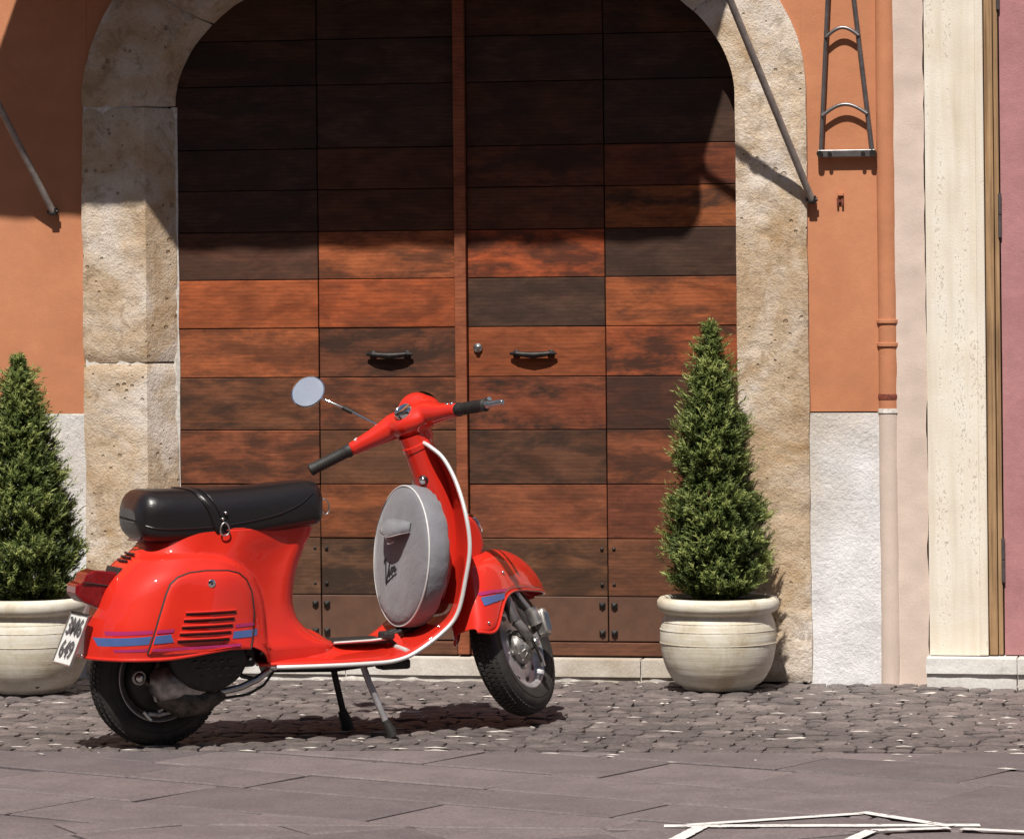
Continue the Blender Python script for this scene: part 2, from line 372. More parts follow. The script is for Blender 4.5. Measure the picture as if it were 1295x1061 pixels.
def empty(name, loc=(0,0,0), rz=0):
    o = bpy.data.objects.new(name, None); COL.objects.link(o); o.location = loc; o.rotation_euler = (0,0,rz); o.empty_display_size = .1
    return o
def link(name, me, parent=None, loc=(0,0,0), rot=(0,0,0), sc=(1,1,1)):
    o = bpy.data.objects.new(name, me); COL.objects.link(o); o.parent = parent; o.location = loc; o.rotation_euler = rot; o.scale = sc
    return o
def nz(p, s=1.0, seed=0): return noise.noise(Vector((p[0]*s+seed, p[1]*s+seed*1.7, p[2]*s-seed)))
def fbm(p, s=1.0, seed=0, oc=3):
    a = 0; k = 1
    for i in range(oc): a += nz(p, s*2**i, seed+i*9.1)*k; k *= .5
    return a
def interp(tab, x):
    if x <= tab[0][0]: return tab[0][1]
    for (a, va), (b_, vb) in zip(tab, tab[1:]):
        if x <= b_:
            t = (x-a)/(b_-a); return va+(vb-va)*t
    return tab[-1][1]
def smooth_tab(tab, x):                          # Catmull-Rom through a table
    if x <= tab[0][0]: return tab[0][1]
    if x >= tab[-1][0]: return tab[-1][1]
    for i in range(len(tab)-1):
        if x <= tab[i+1][0]:
            x0, y0 = tab[i]; x1, y1 = tab[i+1]
            m0 = (y1-tab[i-1][1])/(x1-tab[i-1][0]) if i > 0 else (y1-y0)/(x1-x0)
            m1 = (tab[i+2][1]-y0)/(tab[i+2][0]-x0) if i+2 < len(tab) else (y1-y0)/(x1-x0)
            h = x1-x0; t = (x-x0)/h
            return (2*t**3-3*t**2+1)*y0+(t**3-2*t**2+t)*h*m0+(-2*t**3+3*t**2)*y1+(t**3-t**2)*h*m1
def clip(poly, a, b_, c):                        # keep a*x+b*y<=c
    out = []
    for i in range(len(poly)):
        p, q = poly[i], poly[(i+1) % len(poly)]; dp = a*p[0]+b_*p[1]-c; dq = a*q[0]+b_*q[1]-c
        if dp <= 0: out.append(p)
        if dp*dq < 0: t = dp/(dp-dq); out.append((p[0]+(q[0]-p[0])*t, p[1]+(q[1]-p[1])*t))
    return out

# ------------------------------------------------------------------ ground
tag(MB().add([(-400,-400,-.06),(400,-400,-.06),(400,400,-.06),(-400,400,-.06)], [(0,1,2,3)]).build('ground', 'joint_dark'), kind='structure')
def kerb_y(x): return -2.085+.097*x               # where cobbles give way to flagstones
XL, XR = -5.5, 6.0
pav = tag(MB().add([(XL,kerb_y(XL),-.016),(XR,kerb_y(XR),-.016),(XR,.6,-.016),(XL,.6,-.016)], [(0,1,2,3)]).build('pavement', 'joint'), kind='structure')
def cobble_mesh(seed):
    r_ = random.Random(seed); N = 3; vs = []; fs = []
    for j in range(N+1):
        for i in range(N+1):
            x = i/N-.5; y = j/N-.5; edge = max(abs(x), abs(y))*2
            k = .93 if (i in (0, N) and j in (0, N)) else 1
            vs.append((x*k+r_.uniform(-.04,.04), y*k+r_.uniform(-.04,.04), -.0055*edge**4+r_.uniform(-.0012,.0012)))
    for j in range(N):
        for i in range(N): a = j*(N+1)+i; fs.append((a, a+1, a+N+2, a+N+1))
    ring = [i for i in range(N+1)]+[(j+1)*(N+1)-1 for j in range(1, N+1)]+[N*(N+1)+i for i in range(N-1, -1, -1)]+[j*(N+1) for j in range(N-1, 0, -1)]
    o = len(vs)
    for i in ring: vs.append((vs[i][0]*1.02, vs[i][1]*1.02, -.035))
    for k in range(len(ring)): fs.append((ring[k], o+k, o+(k+1) % len(ring), ring[(k+1) % len(ring)]))
    return vs, fs
CV = [cobble_mesh(i) for i in range(8)]
cm = []
for vs_, fs_ in CV:
    me = MB().add(vs_, fs_).mesh('cobblestone', 'cobble'); set_me = me; cm.append(me)
stones = []
y = -.05; row = 0
while y > -2.9:
    d = rnd.uniform(.062, .080); x = XL+rnd.uniform(0, .1)
    while x < XR:
        wd = rnd.uniform(.062, .105); cy = y-d/2+.02*math.sin(x*1.3+row)+.03*math.sin(x*.6)
        if cy-d*.45 > kerb_y(x)-.03:
            stones.append((x+wd/2, cy, wd*.94, d*.91, rnd.uniform(-.003,.003), rnd.gauss(0,.05), rnd.gauss(0,.025), rnd.gauss(0,.06), rnd.randrange(8)))
        x += wd
    y -= d; row += 1
CAMP = Vector((2.724, -13.619, 1.439))
def inview(x, y):
    v = Vector((x, y, 0))-CAMP; z = v.x*-math.sin(TH)+v.y*math.cos(TH); u = (v.x*math.cos(TH)+v.y*math.sin(TH))/z*5000
    return -660 < u < 660
vis = sorted([s for s in stones if inview(s[0], s[1])], key=lambda s: (Vector((s[0], s[1], 0))-CAMP).length-s[2]*6)
single = set(id(s) for s in vis[:300])
rest = MB()
for s in stones:
    mt = Matrix.Translation((s[0], s[1], s[4])) @ Matrix.Rotation(s[7], 4, 'Z') @ Matrix.Rotation(s[5], 4, 'X') @ Matrix.Rotation(s[6], 4, 'Y')
    if id(s) in single:
        o = link('cobblestone', cm[s[8]], pav); o.matrix_local = mt @ Matrix.Diagonal((s[2], s[3], 1, 1))
    else:
        vs_, fs_ = CV[s[8]]; rest.add([mt @ Vector((p[0]*s[2], p[1]*s[3], p[2])) for p in vs_], fs_)
rc = rest.build('cobblestones', 'cobble', pav); tag(rc, kind='stuff')
# pale flakes over the cobbles, coloured to imitate sunlit stone facets
g = MB()
for i in range(420):
    x = rnd.uniform(-2.4, 2.6); y = rnd.uniform(-2.3, -.02); r_ = rnd.uniform(.002, .006)*(1.6 if rnd.random() < .08 else 1)
    z = rnd.uniform(-.004, .002)
    lx = r_*rnd.choice((1, 2, 4, 6)); r_ *= .7
    g.add([(x-lx,y-r_,z),(x+lx*1.3,y-r_*.6,z),(x+lx,y+r_,z),(x-lx*1.2,y+r_*.7,z),(x,y,z+r_*.8)], [(0,1,4),(1,2,4),(2,3,4),(3,0,4)])
tag(g.build('lit_flecks', 'lit_flecks'), 'scattered pale flecks imitating sunlit facets of the cobbles', 'lit_flecks', kind='stuff')

# road of large basalt flagstones laid on the skew
road = tag(MB().add([(XL-2,-30,-.03),(XR+2,-30,-.03),(XR+2,kerb_y(XR+2),-.03),(XL-2,kerb_y(XL-2),-.03)], [(0,1,2,3)]).build('road', 'joint_dark'), kind='structure')
def flags(angle, wrow, lmin, lmax, region, seed, parent):
    r_ = random.Random(seed); ca, sa = math.cos(angle), math.sin(angle); v0 = -9
    while v0 < 9:
        wd = wrow*r_.uniform(.85, 1.15); u0 = -9+r_.uniform(0, lmax)
        while u0 < 9:
            ln = r_.uniform(lmin, lmax); gq = .004
            gv = .009
            q = [(u0+gq, v0+gv), (u0+ln-gq, v0+gv), (u0+ln-gq, v0+wd-gv), (u0+gq, v0+wd-gv)]
            q = [(a*ca-b_*sa+r_.uniform(-.006,.006), a*sa+b_*ca-3+r_.uniform(-.006,.006)) for a, b_ in q]
            for h in region: q = clip(q, *h) if len(q) > 2 else q
            u0 += ln
            if len(q) < 3: continue
            area = abs(sum(q[i][0]*q[(i+1) % len(q)][1]-q[(i+1) % len(q)][0]*q[i][1] for i in range(len(q))))/2
            if area < .004: continue
            cx = sum(p[0] for p in q)/len(q); cy = sum(p[1] for p in q)/len(q)
            tx, ty, tz = r_.gauss(0,.004), r_.gauss(0,.004), r_.uniform(-.003,.002)
            mb = MB(); nq = len(q); ins = .012
            top = []; rim = []
            for p in q:
                dx, dy = p[0]-cx, p[1]-cy; L_ = math.hypot(dx, dy)
                k = max(0, 1-ins/L_)
                top.append((dx*k, dy*k, tz+tx*dx+ty*dy)); rim.append((dx, dy, tz+tx*dx+ty*dy-.004))
            low = [(p[0], p[1], -.045) for p in rim]
            mb.add(top+rim+low, [tuple(range(nq))]+[(i, nq+i, nq+(i+1) % nq, (i+1) % nq) for i in range(nq)]+[(nq+i, 2*nq+i, 2*nq+(i+1) % nq, nq+(i+1) % nq) for i in range(nq)])
            o = mb.build('flagstone', 'flag', parent); o.location = (cx, cy, 0)
        v0 += wd
LINE = 3.66                                          # a seam across the road
flags(R(-23), .36, .42, .80, [(-.097, 1, -2.09), (.06, -1, LINE), (-1, 0, 3.5), (1, 0, 4.2)], 3, road)
flags(R(38), .36, .42, .75, [(-.06, 1, -LINE-.008), (0, -1, 5.4), (-1, 0, 3.5), (1, 0, 4.2)], 5, road)
# painted lines on the flagstones
def strip(pts, wd, z):
    mb = MB()
    for a, b_ in zip(pts, pts[1:]):
        a = Vector(a).to_3d(); b_ = Vector(b_).to_3d(); d = (b_-a).normalized(); s = Vector((-d.y, d.x, 0))*wd/2; N = 40; rows = []
        for i in range(N+1):
            p = a.lerp(b_, i/N); j1 = 1+.12*nz(p, 14, 3)+.12*nz(p, 50, 3); j2 = 1+.12*nz(p, 14, 8)+.12*nz(p, 50, 5)
            rows.append([(p.x+s.x*j1, p.y+s.y*j1, z), (p.x-s.x*j2, p.y-s.y*j2, z)])
        mb.grid(rows)
    return mb
pl = empty('road_marking', (1.5, -3.5, 0)); tag(pl, 'worn white painted lines crossing on the flagstones in the foreground', 'road marking')
for i, (pts, wd) in enumerate([([(1.10,-3.58),(1.9,-3.462)], .045), ([(1.16,-3.556),(1.591,-3.281)], .036), ([(1.575,-3.27),(1.83,-3.50)], .036),
                               ([(1.20,-3.58),(1.15,-4.02)], .04), ([(1.57,-3.95),(1.639,-3.611),(1.83,-3.545)], .036), ([(1.86,-3.56),(2.4,-3.66)], .035)]):
    o = strip(pts, wd, .0048+.0008*i).build('painted_line', 'paint', pl); o.location = (-1.5, 3.5, 0)

# ------------------------------------------------------------------ house fronts
def arc_outer(t):       # t 0..1 left spring -> right spring
    a = math.pi*(1-t); return (-.26+1.306*math.cos(a), 2.03+.91*math.sin(a))
def arc_inner(t):
    a = math.pi*(1-t); return (-.224+1.019*math.cos(a), 2.03+.58*math.sin(a))
ZT = 5.2
house = empty('orange_house_front', (0, 0, 0)); tag(house, 'orange plastered house front around the arched gateway', 'house')
mb = MB()
def wallbox(mb, x0, x1, z0, z1, y0=0., y1=.45): mb.box(x0, x1, y0, y1, z0, z1)
wallbox(mb, -7, -1.55, .935, ZT); wallbox(mb, 1.03, 1.352, .935, ZT)
N = 40; rows = []
for i in range(N+1):
    t = .003+.994*i/N; x, z = arc_outer(t); x = -.26+(x+.26)*.985; rows.append([(x, 0, z), (x, 0, ZT)])
for i in range(N):
    a, b_, c, d = rows[i][0], rows[i+1][0], rows[i+1][1], rows[i][1]
    mb.add([a, b_, c, d]+[(p[0], .45, p[2]) for p in (a, b_, c, d)], [(0,1,2,3),(4,7,6,5),(0,4,5,1),(3,2,6,7)])
mb.box(-1.551, arc_outer(.003)[0]+.02, .001, .45, 2.03, ZT); mb.box(arc_outer(.997)[0]-.02, 1.031, .001, .45, 2.03, ZT)
mb.build('plaster_wall', 'orange', house)
def rough_panel(x0, x1, z0, z1, yf, amp, step, seed, back=.3, wob=.0):
    nx = max(2, int((x1-x0)/step)); nzv = max(2, int((z1-z0)/step)); rows = []
    for j in range(nzv+1):
        r_ = []
        for i in range(nx+1):
            x = x0+(x1-x0)*i/nx; z = z0+(z1-z0)*j/nzv
            if i in (0, nx): x += wob*fbm((x, 0, z), 6, seed)
            r_.append((x, yf+amp*fbm((x, 0, z), 9, seed, 3), z))
        rows.append(r_)
    mb = MB().grid(rows)
    ring = [p for p in rows[0]]+[r_[-1] for r_ in rows[1:]]+[p for p in rows[-1][::-1][1:]]+[r_[0] for r_ in rows[::-1][1:-1]]
    n = len(ring); mb.add(ring+[(p[0], back, p[2]) for p in ring], [(i, (i+1) % n, n+(i+1) % n, n+i) for i in range(n)])
    return mb
set_auto(rough_panel(-7, -1.55, -.05, .93, -.004, .004, .035, 4).build('white_plinth', 'white_plaster', house), 50)
set_auto(rough_panel(1.03, 1.292, -.02, .93, -.004, .004, .02, 9).build('white_plinth', 'white_plaster', house), 50)
rough_panel(-7, -1.55, .928, .936, .0005, .0, .1, 4).build('plinth_edge', 'mortar', house)
# painted downpipe (orange above, beige below the plinth line)
dp = empty('downpipe', (1.320, .010, 0)); tag(dp, 'slim downpipe painted orange above and beige below, right of the plinth', 'downpipe')
def vtube(z0, z1, r_, n=16, wob=0): return MB().tube([(wob*nz((0,0,z), 2, 3), 0, z) for z in [z0+(z1-z0)*i/12 for i in range(13)]], r_, n)
vtube(.935, ZT, .036, 16, .004).build('upper_pipe', 'orange', dp, smooth=True)
vtube(-.03, .933, .037, 16, .002).build('lower_pipe', 'beige_plaster', dp, smooth=True)
for z in (1.245, 1.165):
    q = MB().tube([(0,0,z-.007),(0,0,z+.007)], .041, 18); q.box(-.048, -.02, -.002, .012, z-.006, z+.006); q.build('pipe_clamp', 'orange', dp, smooth=False, bevel=.002)
MB().tube([(0,0,.975),(0,0,.985),(0,0,.995)], [.037,.039,.037], 16).build('pipe_joint', 'rust', dp, smooth=True)
MB().tube([(0,0,.93),(0,0,.945)], [.040,.038], 16).build('pipe_collar', 'mortar', dp, smooth=True)

# neighbouring house: beige pilaster, travertine door surround, brown wooden frame and mauve leaf
nb = empty('neighbour_house_front', (1.4, 0, 0)); tag(nb, 'pale beige plaster strip and wall of the neighbouring house at right', 'house')
def child(mb, *a, **k):
    o = mb.build(*a, **k); o.location = tuple(-c for c in o.parent.location); return o
set_auto(child(rough_panel(1.345, 1.452, -.03, ZT, -.012, .003, .018, 12, wob=.008), 'plaster_pilaster', 'beige_plaster', nb), 60)
child(MB().box(2.25, 8, .08, .5, -.05, ZT), 'plaster_wall', 'mauve', nb)
child(MB().box(1.45, 2.26, .10, .5, 2.9, ZT), 'wall_above_door', 'beige_plaster', nb)
ds = empty('travertine_door_surround', (1.55, 0, 0)); tag(ds, 'pitted cream travertine door jamb next to the mauve door', 'door surround')
zz = [.098, 2.75]
for z0, z1 in zip(zz, zz[1:]):
    mb = rough_panel(1.456, 1.655, z0+.0015, z1-.0015, -.03, .0012, .02, 15); set_auto(child(mb, 'jamb_stone', 'travertine', ds), 60)
    child(MB().box(1.628, 1.657, -.036, -.024, z0+.002, z1-.002), 'jamb_moulding', 'travertine', ds, bevel=.004)
child(rough_panel(1.456, 2.3, 2.753, 2.95, -.03, .002, .03, 16), 'lintel', 'travertine', ds)
st = empty('stone_doorstep', (1.9, -.08, 0)); tag(st, 'low pale stone step below the travertine jamb and mauve door', 'doorstep')
for a, b_ in ((1.447, 1.756), (1.758, 2.3)):
    child(rough_panel(a, b_, .042, .093, -.085, .004, .025, 21, back=.1), 'step_slab', 'marble', st, bevel=.004)
    child(MB().box(a+.002, b_-.002, -.075, .1, -.03, .096), 'step_core', 'marble', st)
child(rough_panel(1.455, 2.3, -.03, .042, -.062, .008, .03, 22, back=.1), 'step_bedding', 'mortar', st)
md = empty('mauve_door', (1.9, 0, .1)); tag(md, 'mauve painted door in a brown wooden frame at the right edge', 'door')
child(MB().box(1.659, 1.688, -.02, .1, .1, 2.75), 'wooden_frame', 'wood_strip', md, bevel=.003)
child(MB().box(1.690, 1.706, -.012, .1, .1, 2.75), 'wooden_frame', 'wood_strip', md, bevel=.003)
set_auto(child(rough_panel(1.711, 2.25, .1, 2.75, -.004, .0035, .03, 31, back=.06), 'leaf', 'mauve', md), 60)
for z in (.35, 1.53, 2.31):
    child(MB().tube([(1.7085, -.014, z), (1.7085, -.014, z+.075)], .0065, 10), 'hinge', 'grey_metal', md, smooth=True)
    child(MB().tube([(1.7085, -.014, z+.078), (1.7085, -.014, z+.15)], .0065, 10), 'hinge', 'grey_metal', md, smooth=True)


# unseen house front added behind the camera, blocks low sky to deepen the shade
opp = empty('added_house_front', (0, -15.4, 0)); tag(opp, 'unseen low ochre house front added across the street to block low sky', 'house')
HH = 8.8
MB().box(-24, 24, -1.0, 0, 0, HH).build('facade', 'ochre', opp)
win = MB().box(-.55, .55, -.02, .03, 0, 1.7).mesh('window', 'pane')
sid = MB().box(-.065, .065, 0, .07, -.1, 1.7).mesh('window_jamb', 'marble'); lin = MB().box(-.68, .68, 0, .075, 1.7, 1.83).mesh('window_lintel', 'marble'); sil = MB().box(-.75, .75, 0, .12, -.18, -.1).mesh('window_sill', 'marble')
shu = MB().box(-.245, .245, .0, .05, 0, 1.7).mesh('shutter', 'shutter')
for fl in range(2):
    for k in range(-7, 8):
        wo = link('window', win, opp, (k*3.0+.7, 0, 1.5+fl*3.7))
        for s_ in (-1, 1): link('window_jamb', sid, wo, (.615*s_, 0, 0)); link('shutter', shu, wo, (.935*s_, 0, 0))
        link('window_lintel', lin, wo); link('window_sill', sil, wo)
MB().box(-24, 24, .002, .4, HH-.3, HH+.003).build('cornice', 'marble', opp)

# ------------------------------------------------------------------ stone arch
YF, YD = -.028, .078        # front of the stone, front of the gate
arch = empty('stone_arch', (-.22, 0, 0)); tag(arch, 'weathered cream stone arch framing the wooden gate', 'arch')
# path parameter s in metres-like units: left jamb z 0..2.03, arc, right jamb
def path(s):                # s: 0..1 left jamb, 1..2 arc, 2..3 right jamb -> inner(back), inner(front), outer  (x,z)
    if s <= 1:
        z = 2.03*s; i = (-1.243, z); o = (-1.566, z); ch = .085
    elif s >= 2:
        z = 2.03*(3-s); i = (.795, z); o = (1.046, z); ch = .004
    else:
        t = s-1; i = arc_inner(t); o = arc_outer(t); ch = .085*max(0, 1-t*3.2)+.004
    d = Vector((o[0]-i[0], o[1]-i[1])); d.normalize()
    return i, (i[0]+d.x*ch, i[1]+d.y*ch), o
def stone_block(s0, s1, seed, inset=.0035):
    length = 2.5*(s1-s0)
    nv = max(4, int(length/.022)); rows = []
    ins = inset/ (2.03 if (s1 <= 1 or s0 >= 2) else 2.9)
    for j in range(nv+1):
        s = s0+ins+(s1-s0-2*ins)*j/nv; i, f, o = path(s); e = min(j, nv-j)
        sink = .008*max(0, 1-e/1.5) if e < 2 else 0
        r_ = [(i[0], .24, i[1]), (i[0], YD+.02, i[1])]
        nc = 4 if math.hypot(f[0]-i[0], f[1]-i[1]) > .02 else 1
        for k in range(nc):
            q = (k+.0)/nc; r_.append((i[0]+(f[0]-i[0])*q, YD-.01+(YF-YD+.01)*q, i[1]+(f[1]-i[1])*q))
        nf = 12
        for k in range(nf+1):
            q = k/nf; r_.append((f[0]+(o[0]-f[0])*q, YF+(.010*(1 if k == nf else 0)), f[1]+(o[1]-f[1])*q))
        r_.append((o[0], .06, o[1]))
        out = []
        for k, p in enumerate(r_):
            if k == 0: out.append(p); continue
            amp = .0 if k == 1 else .006
            if k == len(r_)-1: amp = 0
            d = fbm(p, 4.2, seed, 3)*amp*.9 + abs(nz(p, 17, seed+3))*amp*.8 + min(0, nz(p, 30, seed+5)+.1)*-.012*(1 if amp else 0)
            wx = fbm((p[0]*.2, p[1], p[2]), 5, seed+2)*.005 if k in (len(r_)-1, len(r_)-2, 2, 3) else fbm(p, 12, seed+7)*.0025
            if k == 2+nc: wx *= .3; d *= .4
            out.append((p[0]+wx, p[1]+d+(sink if k > 1 and k < len(r_)-1 else 0), p[2]+(fbm(p, 12, seed+8)*.003)))
        rows.append(out)
    mb = MB().grid(rows)
    for r_ in (rows[0], rows[-1]): mb.add(r_, [tuple(range(len(r_)))])
    return mb
cuts = [0, 1.115/2.03, 1, 1.17, 1.31, 1.44, 1.56, 1.69, 1.83, 3]
for k, (a, b_) in enumerate(zip(cuts, cuts[1:])):
    o = stone_block(a, b_, 10+k*3.3).build('stone_block', 'stone', arch); o.location = (.22, 0, 0); set_auto(o, 28)
# mortar behind the joints and along the gate edge
mb = MB()
for s in [i*3/90 for i in range(91)]: pass
rows = []
for j in range(121):
    i, f, o = path(3*j/120); rows.append([(i[0]+(f[0]-i[0])*.3, YD+.0, i[1]+(f[1]-i[1])*.3), (f[0]+(o[0]-f[0])*.05, YF+.014, f[1]+(o[1]-f[1])*.05), (f[0]+(o[0]-f[0])*.97, YF+.014, f[1]+(o[1]-f[1])*.97)])
o = MB().grid(rows).build('mortar_bed', 'mortar', arch); o.location = (.22, 0, 0)
rows = []
for j in range(61):
    z = 2.03*j/60; wv = .004*fbm((0, 0, z), 5, 3); rows.append([(-1.236+wv, YD-.002, z), (-1.250+wv, YD-.012, z), (-1.258+wv*2, YD-.010, z)])
o = MB().grid(rows).build('mortar_edge', 'mortar', arch, smooth=True); o.location = (.22, 0, 0)

# ------------------------------------------------------------------ wooden gate
gate = empty('wooden_gate', (-.2, YD, .07)); tag(gate, 'large double gate of patchwork reddish brown planks in the stone arch', 'gate')
zrow = [.125, .284, .487, .678, .870, 1.058, 1.234, 1.407, 1.578, 1.727, 1.874, 2.100, 2.262, 2.44, 2.64]
xcol = [(-1.262, -.722), (-.7195, -.222), (-.176, .3165), (.319, .80)]
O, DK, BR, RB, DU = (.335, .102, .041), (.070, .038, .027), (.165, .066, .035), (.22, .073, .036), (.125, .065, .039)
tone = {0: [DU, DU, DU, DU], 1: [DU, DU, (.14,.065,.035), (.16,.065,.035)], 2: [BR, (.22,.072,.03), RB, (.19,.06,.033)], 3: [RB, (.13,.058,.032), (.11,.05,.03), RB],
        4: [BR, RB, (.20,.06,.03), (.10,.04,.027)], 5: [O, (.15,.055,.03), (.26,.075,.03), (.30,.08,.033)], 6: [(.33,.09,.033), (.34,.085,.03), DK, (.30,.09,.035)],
        7: [(.10,.045,.03), O, (.34,.078,.028), DK], 8: [DK, (.10,.04,.022), (.13,.045,.024), (.24,.08,.03)], 9: [DK, (.09,.036,.022), (.12,.04,.022), (.17,.05,.025)], 10: [DK, DK, (.08,.035,.022), DK], 11: [(.07,.034,.022), DK, DK, DK], 12: [(.07,.034,.022), DK, (.08,.035,.022), (.08,.035,.022)], 13: [(.03,.018,.013), (.03,.018,.013), (.03,.018,.013), (.03,.018,.013)]}  # upper rows coloured darker to deepen the shade under the awning
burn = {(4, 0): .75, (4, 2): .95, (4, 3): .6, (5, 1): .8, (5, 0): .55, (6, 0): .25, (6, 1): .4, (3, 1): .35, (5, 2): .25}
bm_cache = {}
def board(x0, x1, z0, z1, dep=.03):
    return MB().box(-(x1-x0)/2, (x1-x0)/2, 0, dep, -(z1-z0)/2, (z1-z0)/2)
leaves = []
for k in range(2):
    xa, xb = xcol[2*k][0]-.004, xcol[2*k+1][1]+.004
    lf = MB().box(xa, xb, .020, .055, .012, 2.66).build('door_leaf', 'dark', gate); lf.location = (.2, 0, -.07); leaves.append(lf)
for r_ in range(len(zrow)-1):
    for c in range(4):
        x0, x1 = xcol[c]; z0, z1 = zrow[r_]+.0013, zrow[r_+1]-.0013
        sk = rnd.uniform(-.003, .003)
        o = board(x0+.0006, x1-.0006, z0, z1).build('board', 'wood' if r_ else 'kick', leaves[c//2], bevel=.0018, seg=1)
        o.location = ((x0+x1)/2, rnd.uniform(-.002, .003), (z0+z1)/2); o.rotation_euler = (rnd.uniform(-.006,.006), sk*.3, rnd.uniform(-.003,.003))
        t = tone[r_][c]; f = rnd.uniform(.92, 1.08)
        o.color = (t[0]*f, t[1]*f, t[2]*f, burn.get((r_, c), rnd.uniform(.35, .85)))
for k in range(2):
    x0, x1 = xcol[2*k][0]+.002, xcol[2*k+1][1]-.002
    o = MB().box(x0, x1, -.006, .03, .075, .122).build('bottom_rail', 'wood', leaves[k], bevel=.003, seg=1); o.color = (.13, .058, .036, .2)
o = MB().box(-.2195, -.178, -.022, .02, .078, 2.66).build('centre_strip', 'wood', gate, bevel=.003); o.location = (.2, 0, -.07); o.color = (.26, .085, .042, .1)
# iron studs, pulls and a lock
stud = MB().add([(-.011,0,-.011),(.011,0,-.011),(.011,0,.011),(-.011,0,.011),(0,-.012,0)], [(0,1,4),(1,2,4),(2,3,4),(3,0,4)]).mesh('stud', 'iron')
for xs, k in ((-.742, 0), (-.70, 0), (-1.23, 0), (.297, 1), (.340, 1)):
    for z in (.155, .252): link('stud', stud, leaves[k], (xs, -.003, z))
for xs, k in ((-.742, 0), (-.70, 0), (.297, 1), (.340, 1)):
    for z in (.325, .45): link('stud', stud, leaves[k], (xs, -.001, z), (0,0,0), (.55,.5,.55))
def pull(xc, leaf):
    mb = MB()
    for s in (-1, 1):
        mb.lathe([(.013,0),(.013,.004),(.008,.006),(.008,.014),(.009,.018)], 12, Matrix.Translation((xc+s*.062,-.001,1.14)) @ Matrix.Rotation(R(90),4,'X'))
        mb.tube([(xc+s*.062,-.016,1.14),(xc+s*.084,-.014,1.14)], [.009,.004], 8)
    mb.tube([(xc+s*.062*1.0,-.018,1.14+dz) for s, dz in ((-1,.0),(-.6,-.003),(0,-.006),(.6,-.003),(1,0))], [.008,.010,.012,.010,.008], 10)
    mb.build('pull_handle', 'iron', leaf, smooth=True)
pull(-.46, leaves[0]); pull(.06, leaves[1])
MB().lathe([(.016,0),(.016,.004),(.009,.006),(.008,.014),(.005,.015)], 18, Matrix.Translation((-.141,-.001,1.16)) @ Matrix.Rotation(R(90),4,'X')).build('lock', 'steel', leaves[1], smooth=True)
tag(MB().box(-1.5, 1.2, .30, .34, -.1, 3.2).build('gate_backing', 'dark'), kind='structure')
tag(MB().box(-1.4, .95, .165, .30, -.1, .07).build('gate_sill', 'dark'), kind='structure')
th = empty('gate_threshold', (-.2, .05, 0)); tag(th, 'pale stone threshold under the wooden gate', 'threshold')
for a, b_ in ((-1.235, -.62), (-.617, .02), (.023, .44), (.443, .79)):
    o = rough_panel(a, b_, .008, .066, .012, .003, .02, 40+a, back=.17).build('threshold_slab', 'marble', th, bevel=.003); o.location = (.2, -.05, 0)
    o = MB().box(a+.003, b_-.003, .02, .17, -.03, .069).build('slab_core', 'marble', th); o.location = (.2, -.05, 0)
o = rough_panel(-1.235, .79, -.03, .012, .022, .010, .02, 44, back=.17).build('threshold_bedding', 'mortar', th); o.location = (.2, -.05, 0)

# ------------------------------------------------------------------ iron bracket, hook, awning
br = empty('wall_bracket', (1.19, -.04, 1.83)); tag(br, 'grey iron ladder shaped bracket fixed to the orange wall', 'bracket')
YB = -.022
def bp(mb, name, mat='grey_metal', **k):
    o = mb.build(name, mat, br, **k); o.location = (-1.19, .04, -1.83); return o
bp(MB().tube([(1.0955,YB,1.82),(1.127,YB,2.40),(1.15,YB,2.85)], .0075, 8), 'rail', smooth=True)
bp(MB().tube([(1.274,YB,1.825),(1.211,YB,2.40),(1.165,YB,2.85)], .0085, 8), 'rail', smooth=True)
for za, xa, xb in ((1.955, 1.103, 1.259), (2.225, 1.118, 1.232), (2.5, 1.13, 1.20)):
    pts = []
    for i in range(13):
        q = i/12; pts.append((xa+(xb-xa)*q, YB-.008, za+.036*math.sin(math.pi*q)*((xb-xa)/.15)**.5+.004*q))
    bp(MB().tube(pts, .0065, 8), 'rung', smooth=True)
bp(MB().box(1.085, 1.285, YB-.008, YB+.010, 1.812, 1.838), 'foot_bar', bevel=.003)
for x in (1.094, 1.128, 1.243, 1.277):
    bp(MB().tube([(x,YB-.02,1.825),(x,.02,1.825)], .011 if x in (1.094, 1.277) else .007, 8), 'bolt', 'iron')
hk = empty('wall_hook', (1.16, 0, 1.66)); tag(hk, 'tiny rust coloured iron stub set in the orange wall below the bracket', 'hook')
for q in (MB().box(-.012,-.005,-.012,.01,-.016,.012), MB().box(.005,.012,-.012,.01,-.016,.010), MB().box(-.005,.005,-.010,.01,-.003,.006)): q.build('prong', 'rust', hk)
MB().box(-.010,.012,-.016,.01,.020,.028).build('lip', 'orange', hk)

aw = empty('awning', (-.3, 0, 3.3)); tag(aw, 'awning with slim metal arms above the gateway', 'awning')
P, ZB, ZW, XA, XB = .68, 3.0, 3.2, -1.535, 1.02
def SKW(x): return -.51+.12*(x-XA)/(XB-XA)
